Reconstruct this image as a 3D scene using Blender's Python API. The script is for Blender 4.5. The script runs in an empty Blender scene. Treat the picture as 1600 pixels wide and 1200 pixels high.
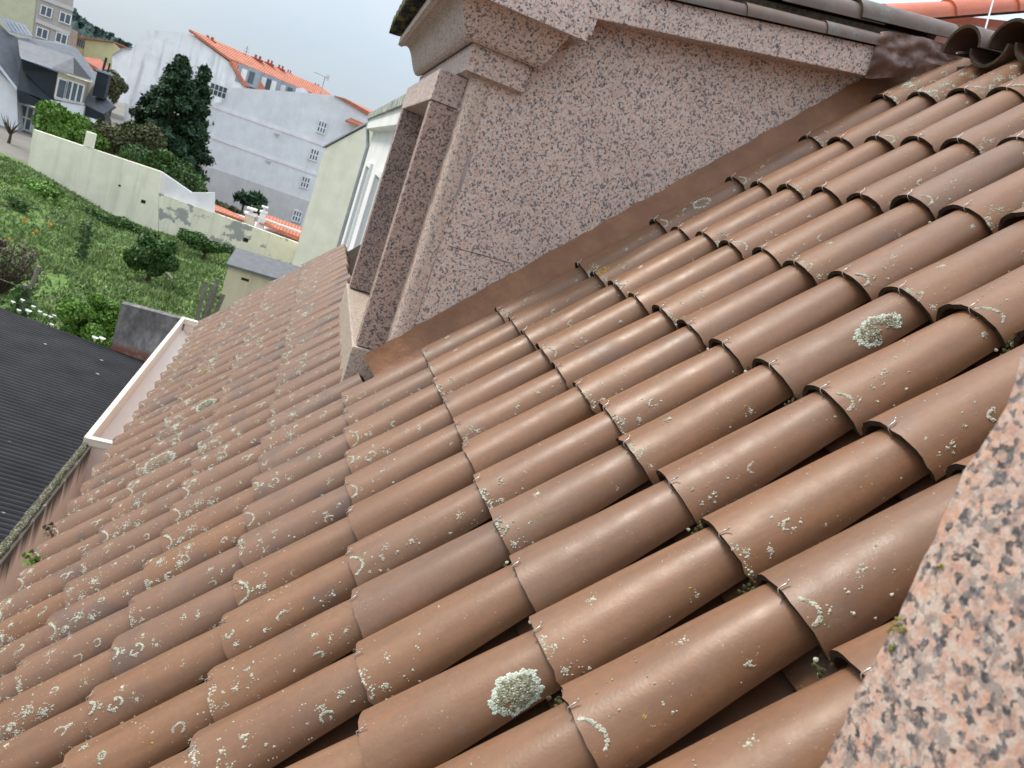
import bpy, bmesh, math, random
from mathutils import Vector, Matrix, noise as mnoise
R = math.radians
scn = bpy.context.scene
col = scn.collection
rnd = random.Random(7)

# ------------------------------------------------------------------ camera
CAM = Vector((0, 0, 9))
RIGHT = Vector((.92144997, -.20944231, .32720617))
UPV = Vector((-.2602405, .29258249, .92014693))
FWD = Vector((.2884525, .93302165, -.21509475))
cd = bpy.data.cameras.new('camera'); cam = bpy.data.objects.new('camera', cd); col.objects.link(cam)
cam.matrix_world = Matrix(((RIGHT.x, UPV.x, -FWD.x, CAM.x), (RIGHT.y, UPV.y, -FWD.y, CAM.y), (RIGHT.z, UPV.z, -FWD.z, CAM.z), (0, 0, 0, 1)))
cd.sensor_width = 36; cd.lens = 1250 / 1600 * 36
cd.clip_start = .05; cd.clip_end = 3000
cd.dof.use_dof = True; cd.dof.focus_distance = 2.0; cd.dof.aperture_fstop = 11
scn.camera = cam

# ------------------------------------------------------------------ world, sun, exposure
SUN_EL, SUN_AZ = R(54), R(300)          # azimuth measured from +Y towards +X
w = bpy.data.worlds.new('World'); scn.world = w; w.use_nodes = True
nt = w.node_tree; nt.nodes.clear()
out = nt.nodes.new('ShaderNodeOutputWorld'); bg = nt.nodes.new('ShaderNodeBackground')
sky = nt.nodes.new('ShaderNodeTexSky'); sky.sky_type = 'NISHITA'; sky.sun_disc = False
sky.sun_elevation = SUN_EL; sky.sun_rotation = SUN_AZ; sky.dust_density = 2.0
tc = nt.nodes.new('ShaderNodeTexCoord'); mp = nt.nodes.new('ShaderNodeMapping'); mp.inputs['Scale'].default_value = (1.6, 1.6, 4.5)
nz = nt.nodes.new('ShaderNodeTexNoise'); nz.inputs['Scale'].default_value = 1.7; nz.inputs['Detail'].default_value = 5; nz.inputs['Roughness'].default_value = .5
cr = nt.nodes.new('ShaderNodeValToRGB')
cr.color_ramp.elements[0].position = .34; cr.color_ramp.elements[0].color = (2.55, 3.0, 3.45, 1)
cr.color_ramp.elements[1].position = .70; cr.color_ramp.elements[1].color = (3.05, 3.33, 3.62, 1)
mx = nt.nodes.new('ShaderNodeMix'); mx.data_type = 'RGBA'; mx.inputs[0].default_value = .9
L = nt.links.new
L(tc.outputs['Generated'], mp.inputs['Vector']); L(mp.outputs[0], nz.inputs['Vector']); L(nz.outputs[0], cr.inputs[0])
# an overcast sky is brighter overhead than at the horizon
sx = nt.nodes.new('ShaderNodeSeparateXYZ'); L(tc.outputs['Generated'], sx.inputs[0])
mrw = nt.nodes.new('ShaderNodeMapRange'); L(sx.outputs[2], mrw.inputs[0])
for k_, v_ in ((1, 0.), (2, 1.), (3, 1.), (4, 3.5)): mrw.inputs[k_].default_value = v_
vm = nt.nodes.new('ShaderNodeVectorMath'); vm.operation = 'SCALE'; L(cr.outputs[0], vm.inputs[0]); L(mrw.outputs[0], vm.inputs['Scale'])
L(sky.outputs[0], mx.inputs[6]); L(vm.outputs[0], mx.inputs[7]); L(mx.outputs[2], bg.inputs['Color'])
bg.inputs['Strength'].default_value = .1; L(bg.outputs[0], out.inputs['Surface'])
sd = bpy.data.lights.new('sun', 'SUN'); sd.energy = 1.8; sd.angle = R(16); sd.color = (1, .92, .80)
sun = bpy.data.objects.new('sun', sd); col.objects.link(sun)
sdir = Vector((math.sin(SUN_AZ) * math.cos(SUN_EL), math.cos(SUN_AZ) * math.cos(SUN_EL), math.sin(SUN_EL)))
sun.rotation_euler = sdir.to_track_quat('Z', 'Y').to_euler(); sun.location = (0, 0, 30)
scn.view_settings.view_transform = 'Standard'; scn.view_settings.look = 'None'
scn.view_settings.exposure = 0.98; scn.view_settings.gamma = 1

# ------------------------------------------------------------------ helpers
def ray(px, py):
    return RIGHT * ((px - 800) / 1250) - UPV * ((py - 600) / 1250) + FWD
def at(px, py, Y):
    d = ray(px, py); return CAM + d * (Y / d.y)
def atZ(px, py, z):
    d = ray(px, py); return CAM + d * ((z - 9) / d.z)
def atX(px, py, X):
    d = ray(px, py); return CAM + d * (X / d.x)

class MB:
    def __init__(s): s.v = []; s.f = []; s.m = []
    def face(s, pts, m=0):
        n = len(s.v); s.v += [tuple(p) for p in pts]; s.f.append(tuple(range(n, n + len(pts)))); s.m.append(m); return s
    def grid(s, rows, m=0, closed=False):
        n0 = len(s.v); c = len(rows[0])
        for r in rows: s.v += [tuple(p) for p in r]
        for i in range(len(rows) - 1):
            for j in range(c if closed else c - 1):
                k = (j + 1) % c
                s.f.append((n0 + i * c + j, n0 + i * c + k, n0 + (i + 1) * c + k, n0 + (i + 1) * c + j)); s.m.append(m)
        return s
    def prism(s, poly, off, m=0):
        off = Vector(off); a = [Vector(p) for p in poly]; b = [p + off for p in a]; n = len(a)
        s.face(a, m); s.face(b[::-1], m)
        for i in range(n): s.face([a[i], b[i], b[(i + 1) % n], a[(i + 1) % n]], m)
        return s
    def box(s, x0, x1, y0, y1, z0, z1, m=0):
        return s.prism([(x0, y0, z0), (x1, y0, z0), (x1, y0, z1), (x0, y0, z1)], (0, y1 - y0, 0), m)
    def tube(s, pts, r, n=6, m=0):
        pts = [Vector(p) for p in pts]; rows = []
        rr = r if isinstance(r, (list, tuple)) else [r] * len(pts)
        for i, p in enumerate(pts):
            t = (pts[min(i + 1, len(pts) - 1)] - pts[max(i - 1, 0)]).normalized()
            u = t.cross(Vector((0, 0, 1)) if abs(t.z) < .95 else Vector((1, 0, 0))).normalized(); v = t.cross(u)
            rows.append([p + (u * math.cos(2 * math.pi * k / n) + v * math.sin(2 * math.pi * k / n)) * rr[i] for k in range(n)])
        s.grid(rows, m, True); s.face(rows[0][::-1], m); s.face(rows[-1], m); return s
    def mesh(s, name, mats, smooth=False, weld=True, bevel=0):
        me = bpy.data.meshes.new(name); me.from_pydata(s.v, [], s.f)
        for mm in (mats if isinstance(mats, (list, tuple)) else [mats]): me.materials.append(mm)
        me.polygons.foreach_set('material_index', s.m)
        if weld:
            bm = bmesh.new(); bm.from_mesh(me); bmesh.ops.remove_doubles(bm, verts=bm.verts, dist=1e-5)
            bmesh.ops.recalc_face_normals(bm, faces=bm.faces)
            if bevel:
                bmesh.ops.bevel(bm, geom=[e for e in bm.edges if len(e.link_faces) == 2 and e.calc_face_angle(0) > .5], offset=bevel, segments=2, affect='EDGES', profile=.6)
            bm.to_mesh(me); bm.free()
        if smooth: me.polygons.foreach_set('use_smooth', [True] * len(me.polygons))
        return me
    def build(s, name, mats, parent=None, smooth=False, weld=True, bevel=0):
        return link(name, s.mesh(name, mats, smooth, weld, bevel), parent)
def link(name, data, parent=None):
    o = bpy.data.objects.new(name, data); col.objects.link(o)
    if parent: o.parent = parent
    return o
def tag(o, label, cat, group=None, kind=None):
    if label: o['label'] = label
    if cat: o['category'] = cat
    if group: o['group'] = group
    if kind: o['kind'] = kind
    return o
def empty(name, label, cat, group=None):
    o = bpy.data.objects.new(name, None); col.objects.link(o); o.empty_display_size = .1
    return tag(o, label, cat, group)

# ------------------------------------------------------------------ materials
def new_mat(name, rough=.8, spec=.3):
    m = bpy.data.materials.new(name); m.use_nodes = True
    b = m.node_tree.nodes['Principled BSDF']; b.inputs['Roughness'].default_value = rough
    b.inputs['Specular IOR Level'].default_value = spec
    return m, m.node_tree, b
def N(t, k, **kw):
    n = t.nodes.new(k)
    for a, v in kw.items():
        if a in n.inputs: n.inputs[a].default_value = v
        else: setattr(n, a, v)
    return n
def ramp(t, src, stops, interp='LINEAR'):
    n = t.nodes.new('ShaderNodeValToRGB'); e = n.color_ramp.elements; n.color_ramp.interpolation = interp
    while len(e) < len(stops): e.new(.5)
    for q, (p, c) in zip(e, stops):
        q.position = p; q.color = (c, c, c, 1) if not isinstance(c, tuple) else (*c, 1)
    t.links.new(src, n.inputs[0]); return n.outputs[0]
def mix(t, fac, a, b, blend='MIX'):
    n = t.nodes.new('ShaderNodeMix'); n.data_type = 'RGBA'; n.blend_type = blend
    for i, v in ((0, fac), (6, a), (7, b)):
        if hasattr(v, 'links'): t.links.new(v, n.inputs[i])
        elif i == 0: n.inputs[0].default_value = v
        else: n.inputs[i].default_value = (*v, 1)
    return n.outputs[2]
def math_(t, op, a, b=0):
    n = t.nodes.new('ShaderNodeMath'); n.operation = op
    for i, v in ((0, a), (1, b)):
        if hasattr(v, 'links'): t.links.new(v, n.inputs[i])
        else: n.inputs[i].default_value = v
    return n.outputs[0]
def coords(t, scale=(1, 1, 1), random=False):
    tc = t.nodes.new('ShaderNodeTexCoord'); s = tc.outputs['Object']
    if random:
        oi = t.nodes.new('ShaderNodeObjectInfo'); va = t.nodes.new('ShaderNodeVectorMath'); va.operation = 'MULTIPLY_ADD'
        cx = t.nodes.new('ShaderNodeCombineXYZ')
        for k in range(3): t.links.new(oi.outputs['Random'], cx.inputs[k])
        t.links.new(cx.outputs[0], va.inputs[0]); va.inputs[1].default_value = (37, 91, 53); t.links.new(s, va.inputs[2]); s = va.outputs[0]
    mp = t.nodes.new('ShaderNodeMapping'); mp.inputs['Scale'].default_value = scale; t.links.new(s, mp.inputs[0]); return mp.outputs[0]
def noise(t, vec, scale, detail=4, rough=.55, out=0):
    n = N(t, 'ShaderNodeTexNoise', Scale=scale, Detail=detail, Roughness=rough); t.links.new(vec, n.inputs['Vector']); return n.outputs[out]
def voro(t, vec, scale, out='Distance', feature='F1', rand=1):
    n = t.nodes.new('ShaderNodeTexVoronoi'); n.feature = feature; n.inputs['Scale'].default_value = scale; n.inputs['Randomness'].default_value = rand
    t.links.new(vec, n.inputs['Vector']); return n.outputs[out]
def bump(t, b, h, strength=.3, dist=.01):
    n = N(t, 'ShaderNodeBump', Strength=strength, Distance=dist); t.links.new(h, n.inputs['Height']); t.links.new(n.outputs[0], b.inputs['Normal'])
def setc(t, b, c):
    if hasattr(c, 'links'): t.links.new(c, b.inputs['Base Color'])
    else: b.inputs['Base Color'].default_value = (*c, 1)
def rnd_out(t):
    return t.nodes.new('ShaderNodeObjectInfo').outputs['Random']

def m_plain(name, c, rough=.8, var=.25, scale=3., spec=.3, bumpy=0, bscale=60.):
    m, t, b = new_mat(name, rough, spec); v = coords(t)
    n = ramp(t, noise(t, v, scale, 5), [(.3, 1 - var), (.7, 1.0)])
    setc(t, b, mix(t, 1.0, c, n, 'MULTIPLY'))
    if bumpy: bump(t, b, noise(t, v, bscale, 3), bumpy, .01)
    return m

def m_tile(name, orange=0, lichen=True, dark=1.0, grey=0., crust=0.):
    m, t, b = new_mat(name, .42, .42)
    v = coords(t, (1, 1, 1), True); vl = coords(t, (9, 1.2, 9), True)
    r = rnd_out(t)
    if orange: base = ramp(t, r, [(0, (.52, .125, .06)), (1, (.62, .17, .085))])
    else:
        base = ramp(t, r, [(0, (.195, .096, .048)), (.2, (.208, .104, .054)), (.38, (.197, .099, .053)), (.55, (.211, .105, .053)),
                           (.7, (.195, .099, .054)), (.85, (.216, .110, .058)), (1, (.175, .094, .056))])
    streak = ramp(t, noise(t, vl, 2.4, 5, .6), [(.3, .8), (.72, 1.1)])
    c = mix(t, 1, base, streak, 'MULTIPLY')
    fine = ramp(t, noise(t, v, 70, 4), [(.3, .92), (.7, 1.04)]); c = mix(t, 1, c, fine, 'MULTIPLY')
    # faint round stains and purple-grey firing marks
    st = ramp(t, voro(t, v, 26), [(.10, 1), (.19, 0)]); c = mix(t, math_(t, 'MULTIPLY', st, .22), c, (.14, .085, .06))
    fl = ramp(t, noise(t, v, 5.2, 3, .45), [(.55, 0), (.63, 1)] if grey else [(.61, 0), (.70, 1)]); c = mix(t, math_(t, 'MULTIPLY', fl, .6 if grey else .42), c, (.092, .064, .054) if grey else (.115, .074, .060))
    rs = ramp(t, noise(t, vl, 3.7, 4), [(.55, 0), (.75, 1)]); c = mix(t, math_(t, 'MULTIPLY', rs, .35), c, (.27, .11, .04))
    if lichen:
        big = ramp(t, noise(t, v, 10, 3), [(.5, 0), (.62, 1)])
        sp = ramp(t, voro(t, v, 150), [(.14, 1), (.30, 0)])
        keep = ramp(t, voro(t, v, 150, 'Color'), [(.66, 0), (.9, 1)], 'LINEAR')
        f = math_(t, 'MULTIPLY', math_(t, 'MULTIPLY', big, sp), keep)
        c = mix(t, math_(t, 'MULTIPLY', f, .6), c, (.42, .39, .31))
        gr = ramp(t, noise(t, v, 7, 4, .6), [(.60, 0), (.74, 1)]); gr = math_(t, 'MULTIPLY', gr, ramp(t, noise(t, v, 130, 3), [(.42, 0), (.6, 1)]))
        c = mix(t, math_(t, 'MULTIPLY', gr, .4), c, (.16, .14, .10))
    if crust:
        k1 = math_(t, 'MULTIPLY', ramp(t, noise(t, v, 9, 6, .68), [(.50, 0), (.62, 1)]), crust); c = mix(t, k1, c, mix(t, noise(t, v, 60, 3), (.05, .048, .04), (.36, .35, .28)))
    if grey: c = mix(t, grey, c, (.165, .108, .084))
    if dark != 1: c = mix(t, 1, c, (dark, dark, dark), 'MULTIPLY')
    setc(t, b, c)
    rg = ramp(t, noise(t, v, 14, 4), [(.3, .35), (.75, .54)]); t.links.new(rg, b.inputs['Roughness'])
    bump(t, b, noise(t, v, 160, 4), .12, .003)
    return m

def m_granite(name, scale=110., tint=(1, 1, 1), dark=.0, worn=0., cluster=0.):
    m, t, b = new_mat(name, .6, .35); v0 = coords(t)
    n1 = noise(t, v0, scale * .8, 3, .55); n2 = noise(t, coords(t, (1.03, .97, 1.01)), scale * 1.25, 3, .6)
    sep = t.nodes.new('ShaderNodeSeparateColor'); t.links.new(voro(t, v0, scale * 1.1, 'Color'), sep.inputs[0])
    c = ramp(t, n1, [(.33, (.46, .28, .22)), (.47, (.52, .355, .295)), (.58, (.56, .425, .37)), (.68, (.53, .46, .415))])
    c = mix(t, ramp(t, sep.outputs[0], [(.55, 0), (.95, .6)]), c, (.53, .47, .425))
    c = mix(t, ramp(t, sep.outputs[1], [(.74, 0), (.95, .6)]), c, (.31, .26, .245))
    if cluster:
        g1 = ramp(t, noise(t, v0, scale * .42, 5, .62), [(.54, 0), (.59, 1)]); c = mix(t, math_(t, 'MULTIPLY', g1, cluster), c, (.20, .19, .185))
        o1 = ramp(t, noise(t, coords(t, (.9, 1.1, 1.05)), scale * .5, 4, .6), [(.54, 0), (.60, 1)]); c = mix(t, math_(t, 'MULTIPLY', o1, .55), c, (.60, .34, .24))
    nd = N(t, 'ShaderNodeTexNoise', Scale=scale * .9, Detail=3., Roughness=.6); t.links.new(v0, nd.inputs['Vector'])
    va = t.nodes.new('ShaderNodeVectorMath'); va.operation = 'MULTIPLY_ADD'; t.links.new(nd.outputs['Color'], va.inputs[0]); k = 1.6 / scale; va.inputs[1].default_value = (k, k, k); t.links.new(v0, va.inputs[2])
    sd_ = t.nodes.new('ShaderNodeSeparateColor'); t.links.new(voro(t, va.outputs[0], scale * 1.15, 'Color'), sd_.inputs[0])
    spk = ramp(t, sd_.outputs[2], [(.735 - dark, 0), (.765 - dark, 1)])
    c = mix(t, math_(t, 'MULTIPLY', spk, ramp(t, n2, [(.36, .35), (.55, 1.)])), c, mix(t, sd_.outputs[0], (.045, .045, .052), (.16, .155, .165)))
    c = mix(t, 1, c, ramp(t, noise(t, v0, scale * 3, 3), [(.3, .84), (.7, 1.1)]), 'MULTIPLY')
    c = mix(t, 1, c, ramp(t, noise(t, v0, 2.6, 5, .6), [(.3, .90), (.7, 1.05)]), 'MULTIPLY')
    if worn: c = mix(t, worn, c, (.41, .355, .335))
    c = mix(t, 1, c, tuple(1.1 * q for q in tint), 'MULTIPLY')
    setc(t, b, c); bump(t, b, noise(t, v0, scale * 1.5, 4), .22, .004)
    return m

def m_render(name, c, stain=(.25, .24, .2), amount=.5, peel=None, vertical=True, rough=.9):
    m, t, b = new_mat(name, rough, .15); v = coords(t); vs = coords(t, (1.6, 1.6, .16))
    base = mix(t, 1, c, ramp(t, noise(t, v, 1.3, 6), [(.3, .88), (.7, 1.02)]), 'MULTIPLY')
    s = ramp(t, noise(t, vs if vertical else v, 1.1, 6, .62), [(.5, 0), (.78, 1)])
    base = mix(t, math_(t, 'MULTIPLY', s, amount), base, stain)
    if peel:
        p = ramp(t, noise(t, v, peel[0], 7, .66), [(peel[1], 0), (peel[1] + .02, 1)]); base = mix(t, p, base, peel[2])
    setc(t, b, base); bump(t, b, noise(t, v, 30, 4), .15, .01)
    return m

def m_leaf(name, c1, c2, rough=.55, trans=.25):
    m, t, b = new_mat(name, rough, .3)
    g = t.nodes.new('ShaderNodeNewGeometry'); r = g.outputs['Random Per Island']
    v = coords(t); n = noise(t, v, 1.1, 3)
    c = mix(t, r, c1, c2); c = mix(t, 1, c, ramp(t, n, [(.3, .6), (.7, 1.15)]), 'MULTIPLY'); setc(t, b, c)
    b.inputs['Transmission Weight'].default_value = 0
    b.inputs['Subsurface Weight'].default_value = 0
    return m

M = {}
M['tile'] = m_tile('brown_clay_tile')
M['tile_old'] = m_tile('weathered_clay_tile', dark=.62, grey=.4, crust=.85)
M['tile_orange'] = m_tile('orange_clay_tile', orange=1, lichen=False)
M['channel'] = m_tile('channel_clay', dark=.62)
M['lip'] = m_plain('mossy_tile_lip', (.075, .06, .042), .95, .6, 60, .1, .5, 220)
M['hook'] = m_plain('bent_wire', (.62, .56, .52), .35, .2, 90, .5)
M['hook'].node_tree.nodes['Principled BSDF'].inputs['Metallic'].default_value = .7
def m_lichen(name, a, b_, c_):
    m, t, b = new_mat(name, .95, .1); v = coords(t, random=True)
    c = ramp(t, noise(t, v, 90, 3), [(.32, a), (.52, b_), (.7, c_)]); setc(t, b, c); bump(t, b, noise(t, v, 600, 2), .5, .002); return m
M['lichen'] = m_lichen('pale_lichen', (.27, .26, .19), (.43, .42, .335), (.55, .55, .46))
M['lichen_mint'] = m_lichen('mint_lichen', (.40, .44, .35), (.52, .56, .47), (.62, .66, .57))
M['lichen_core'] = m_lichen('grey_lichen_core', (.15, .145, .10), (.29, .275, .19), (.42, .42, .33))
M['lichen_yellow'] = m_lichen('yellow_lichen', (.36, .22, .05), (.46, .30, .07), (.42, .34, .12))
M['moss'] = m_lichen('moss', (.030, .028, .016), (.065, .062, .026), (.12, .115, .05))
M['granite'] = m_granite('pink_granite', 118., (1.10, 1.13, 1.12))
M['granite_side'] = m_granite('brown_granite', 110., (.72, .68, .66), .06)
M['granite_front'] = m_granite('weathered_granite', 115., (1.02, 1.03, 1.02), 0, .16)
M['granite_rough'] = m_granite('rough_hewn_granite', 120., (1, .97, .90), 0, .2)
M['granite_near'] = m_granite('close_pink_granite', 155., (.95, .91, .86), .07, .0, .7)

# ------------------------------------------------------------------ main roof frame
O = Vector((.322, 1.241, 8.010)); UJ = Vector((0, 1, 0)); SL = Vector((.68773, 0, .72597)); NRM = Vector((-.72597, 0, .68773))
PJ, PI_ = .225, .37835
def lat(i, j, h=0.): return O + UJ * (j * PJ) + SL * (i * PI_) + NRM * h
ROT = Matrix(((0, SL.x, NRM.x), (-1, SL.y, NRM.y), (0, SL.z, NRM.z)))     # local x faces the viewer's end of the roof, y up the slope, z out
def tile_matrix(i, j, dx=0., dy=0., dz=0., rz=0., rx=0.):
    m = ROT.to_4x4(); p = lat(i, j) + ROT @ Vector((dx, dy, dz)); m.translation = p
    return m @ Matrix.Rotation(rz, 4, 'Z') @ Matrix.Rotation(rx, 4, 'X')

TL = .45; NA, NL = 16, 9
def tile_r(y): k = y / TL; return .1035 - .036 * k, .084 - .019 * k - .003 * math.sin(math.pi * k)
def tile_c(y): return -.0185 * y / .378
def tile_pt(a, y, off=0.):
    hw, h = tile_r(y); hw += off; h += off
    ca, sa = math.cos(a), math.sin(a)
    x = hw * ca
    return Vector((x, y, tile_c(y) - tile_r(y)[1] + h * max(sa, 0)))
def tile_mesh(seed, mats):
    r = random.Random(seed); mb = MB(); ph = r.uniform(0, 50); amp = .0016
    def wob(p):
        q = Vector((p.x * 6 + ph, p.y * 5, p.z * 6)); return p + Vector((mnoise.noise(q), 0, mnoise.noise(q + Vector((9, 0, 0))))) * amp * 1.6
    nick = [r.uniform(-.0012, .0012) - (.004 if r.random() < .03 else 0) for _ in range(NA + 1)]
    ys = [TL * k / NL for k in range(NL + 1)]
    oute = [[wob(tile_pt(math.pi * a / NA, y + (nick[a] if y == 0 else 0))) for a in range(NA + 1)] for y in ys]
    inn = [[wob(tile_pt(math.pi * a / NA, y + (nick[a] if y == 0 else 0), -.0115)) for a in range(NA + 1)] for y in ys]
    for row_i, row in enumerate(inn):
        for a in (0, NA): row[a] = Vector((row[a].x, row[a].y, oute[row_i][a].z))
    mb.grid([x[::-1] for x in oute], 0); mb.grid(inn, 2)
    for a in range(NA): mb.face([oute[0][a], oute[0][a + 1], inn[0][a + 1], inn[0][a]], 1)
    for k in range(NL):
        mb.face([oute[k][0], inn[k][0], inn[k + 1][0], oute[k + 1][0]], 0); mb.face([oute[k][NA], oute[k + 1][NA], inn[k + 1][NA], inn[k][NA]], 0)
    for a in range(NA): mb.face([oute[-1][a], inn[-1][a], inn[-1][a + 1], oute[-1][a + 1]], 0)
    me = mb.mesh('roof_tile', mats)
    me.polygons.foreach_set('use_smooth', [True] * len(me.polygons)); me.set_sharp_from_angle(angle=R(40))
    return me
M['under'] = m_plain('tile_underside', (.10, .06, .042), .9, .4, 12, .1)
M['tile_sky_grey'] = m_tile('sky_greyed_clay_tile', grey=.26)  # grazing sky reflection put into the clay colour, plus real grime patches
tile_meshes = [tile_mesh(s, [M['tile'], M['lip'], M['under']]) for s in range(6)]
grey_meshes = [tile_mesh(s + 20, [M['tile_sky_grey'], M['lip'], M['under']]) for s in range(4)]
def channel_mesh(mat):
    mb = MB(); rows = []; rows2 = []
    for k in range(7):
        y = -.05 + .5 * k / 6; wd = .078 + .022 * k / 6
        rows.append([Vector((wd * math.sin(u), y, -.086 - .034 * math.cos(u) - .022 * (y / .378))) for u in [(-1.35 + 2.7 * q / 10) for q in range(11)]])
        rows2.append([p - Vector((0, 0, .012)) for p in rows[-1]])
    mb.grid(rows, 0); mb.grid([x[::-1] for x in rows2], 0)
    for q in range(10): mb.face([rows[0][q + 1], rows[0][q], rows2[0][q], rows2[0][q + 1]], 0)
    return mb.mesh('channel_tile', mat, smooth=False)
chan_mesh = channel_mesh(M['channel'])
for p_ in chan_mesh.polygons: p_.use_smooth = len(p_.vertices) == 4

def hook_mesh(seed):
    r = random.Random(seed); mb = MB(); a = math.pi / 2 - r.uniform(.05, .3); q = r.uniform(-.006, .006)
    c = tile_pt(a, 0); t = Vector((c.x, 0, c.z))
    pts = [t + Vector((0, .02, -.02)), t + Vector((0, -.002, -.016)), t + Vector((0, -.0045, -.004)), t + Vector((0, -.002, .0035)), t + Vector((q * .2, .012, .0045)),
           t + Vector((q * .6, .014, .004)), t + Vector((q, .018, .007)), t + Vector((q * 1.1, .020, .009))]
    mb.tube(pts, .0014, 6); return mb.mesh('wire_hook', M['hook'], smooth=True)
hook_meshes = [hook_mesh(s) for s in range(5)]

def blob(mb, p, nrm, r, h, m, rg):
    u = nrm.cross(Vector((0, 1, 0))).normalized(); v = nrm.cross(u); n = 6; ph = rg.uniform(0, 6)
    b0 = [p - nrm * .001 + (u * math.cos(ph + k * math.pi * 2 / n) + v * math.sin(ph + k * math.pi * 2 / n)) * r * rg.uniform(.75, 1.25) for k in range(n)]
    b1 = [p + nrm * h * rg.uniform(.55, .9) + (q - p) * .62 for q in b0]; top = p + nrm * h
    i0 = len(mb.v); mb.v += [tuple(q) for q in b0 + b1] + [tuple(top)]
    for k in range(n):
        k2 = (k + 1) % n
        mb.f.append((i0 + k, i0 + k2, i0 + n + k2, i0 + n + k)); mb.m.append(m)
        mb.f.append((i0 + n + k, i0 + n + k2, i0 + 2 * n)); mb.m.append(m)
def surf(a, y):
    p = tile_pt(a, y); e = tile_pt(a + .02, y) - tile_pt(a - .02, y); f = tile_pt(a, y + .005) - tile_pt(a, y - .005)
    n = e.cross(f)
    n = n.normalized() if n.length > 1e-9 else Vector((0, 0, 1))
    if n.z < 0 and a > .2 and a < 2.9: n = -n
    if n.dot(Vector((math.cos(a), 0, math.sin(a)))) < 0: n = -n
    return p, n
RAD = .095
def cluster(mb, rg, a, y, R_, n, r0, r1, m=0, squash=1.):
    for _ in range(n):
        d = abs(rg.gauss(0, .5)) * R_; th = rg.uniform(0, 6.283)
        aa = a + d * math.cos(th) / RAD; yy = y + d * math.sin(th) * squash
        if .06 < aa < 3.08 and .002 < yy < .40:
            p, nn = surf(aa, yy); rr = rg.uniform(r0, r1) * (1 - .4 * d / max(R_, 1e-4)); rr = max(rr, r0 * .6); blob(mb, p, nn, rr, rr * rg.uniform(.35, .7), m, rg)
def arc(mb, rg, a, y, R_, t0, t1, r0, r1, m=0):
    n = int(R_ * abs(t1 - t0) / (r0 * .75)) + 3
    for k in range(n):
        th = t0 + (t1 - t0) * k / n; RR = R_ * (1 + .1 * math.sin(th * 3 + a * 9))
        for _ in range(2):
            aa = a + (RR * math.cos(th) + rg.gauss(0, r1 * .5)) / RAD; yy = y + RR * math.sin(th) + rg.gauss(0, r1 * .5)
            if .06 < aa < 3.08 and .001 < yy < .40:
                p, nn = surf(aa, yy); rr = rg.uniform(r0, r1); blob(mb, p, nn, rr, rr * rg.uniform(.5, .8), m, rg)
def lichen_mesh(seed, dens):
    rg = random.Random(seed); mb = MB()
    # local x>0 is the side seen: angle 0..pi/2 from that edge to the crest
    for _ in range(int((10, 19, 34)[dens] * rg.uniform(.7, 1.3))):
        a = min(1.6, abs(rg.gauss(.55, .45))) + .1; y = rg.uniform(.01, .37)
        if rg.random() < .5: y = rg.uniform(.01, .14)
        s = rg.random()
        cluster(mb, rg, a, y, rg.uniform(.004, .010) if s < .7 else rg.uniform(.012, .022), rg.randint(2, 6) if s < .7 else rg.randint(14, 34), .0014, .0036)
    for _ in range((22, 44, 80)[dens]):
        cluster(mb, rg, rg.uniform(.1, 1.9), rg.uniform(.005, .37), .002, 1, .0012, .0026)
    for _ in range((0, 1, 2)[dens] + (rg.random() < .2)):
        t0 = rg.uniform(0, 6); arc(mb, rg, rg.uniform(.35, 1.1), rg.uniform(.02, .3), rg.uniform(.008, .016), t0, t0 + rg.uniform(1.8, 5), .0013, .0026)
    if rg.random() < (.62, .85, .95)[dens]:      # the crust that creeps along the lip
        k = rg.random()
        if k < .36: arc(mb, rg, rg.uniform(.75, 1.15), .0, rg.uniform(.018, .040), rg.uniform(.1, .9), rg.uniform(2.0, 3.1), .0016, .0032)
        else:
            n = rg.randint(22, 46) + 22 * dens; a0 = rg.uniform(.15, .9); a1 = a0 + rg.uniform(.35, .9); wv = rg.uniform(0, 6)
            for q in range(n):
                u = rg.random(); yy = abs(rg.gauss(.004 + .010 * max(0, math.sin(u * 7 + wv)), .006)); p, nn = surf(a0 + (a1 - a0) * u, max(.001, yy)); rr = rg.uniform(.0015, .0038); blob(mb, p, nn, rr, rr * .6, 0, rg)
    if dens == 2:
        for _ in range(rg.randint(1, 3)): cluster(mb, rg, rg.uniform(.4, 1.3), rg.uniform(.02, .2), rg.uniform(.022, .036), 70, .0018, .004)
    if rg.random() < .4: cluster(mb, rg, rg.uniform(.3, 1.), rg.uniform(.02, .3), .007, 8, .0016, .003, 1)
    return mb.mesh('lichen', [M['lichen'], M['lichen_yellow']], smooth=True, weld=False)
lichen_meshes = [[lichen_mesh(100 * d + s, d) for s in range(7)] for d in range(3)]
def disc_lichen(seed, a, y, ra, ry, n, gap=None, yellow=False):
    rg = random.Random(seed); mb = MB()
    for _ in range(n):
        d = math.sqrt(rg.random()); th = rg.uniform(0, 6.283); lim = 1 + .05 * math.sin(th * 5 + seed) + .05 * math.sin(th * 13) + .03 * math.sin(th * 23)
        if gap and gap(d, th): continue
        aa = a + ra * d * lim * math.cos(th) / RAD; yy = y + ry * d * lim * math.sin(th)
        if aa < .05 or yy < .002: continue
        p, nn = surf(aa, yy); edge = d > .8
        rr = rg.uniform(.0013, .0027) * (1.25 if edge else 1); m = 0 if edge or rg.random() < .12 else 1
        blob(mb, p + nn * (.0005 if edge else .0016 * rg.random()), nn, rr, rr * rg.uniform(.4, .8), m, rg)
    return mb.mesh('round_lichen', [M['lichen_mint'], M['lichen_core']] if not yellow else [M['lichen_yellow'], M['lichen_yellow']], smooth=True, weld=False)
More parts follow.
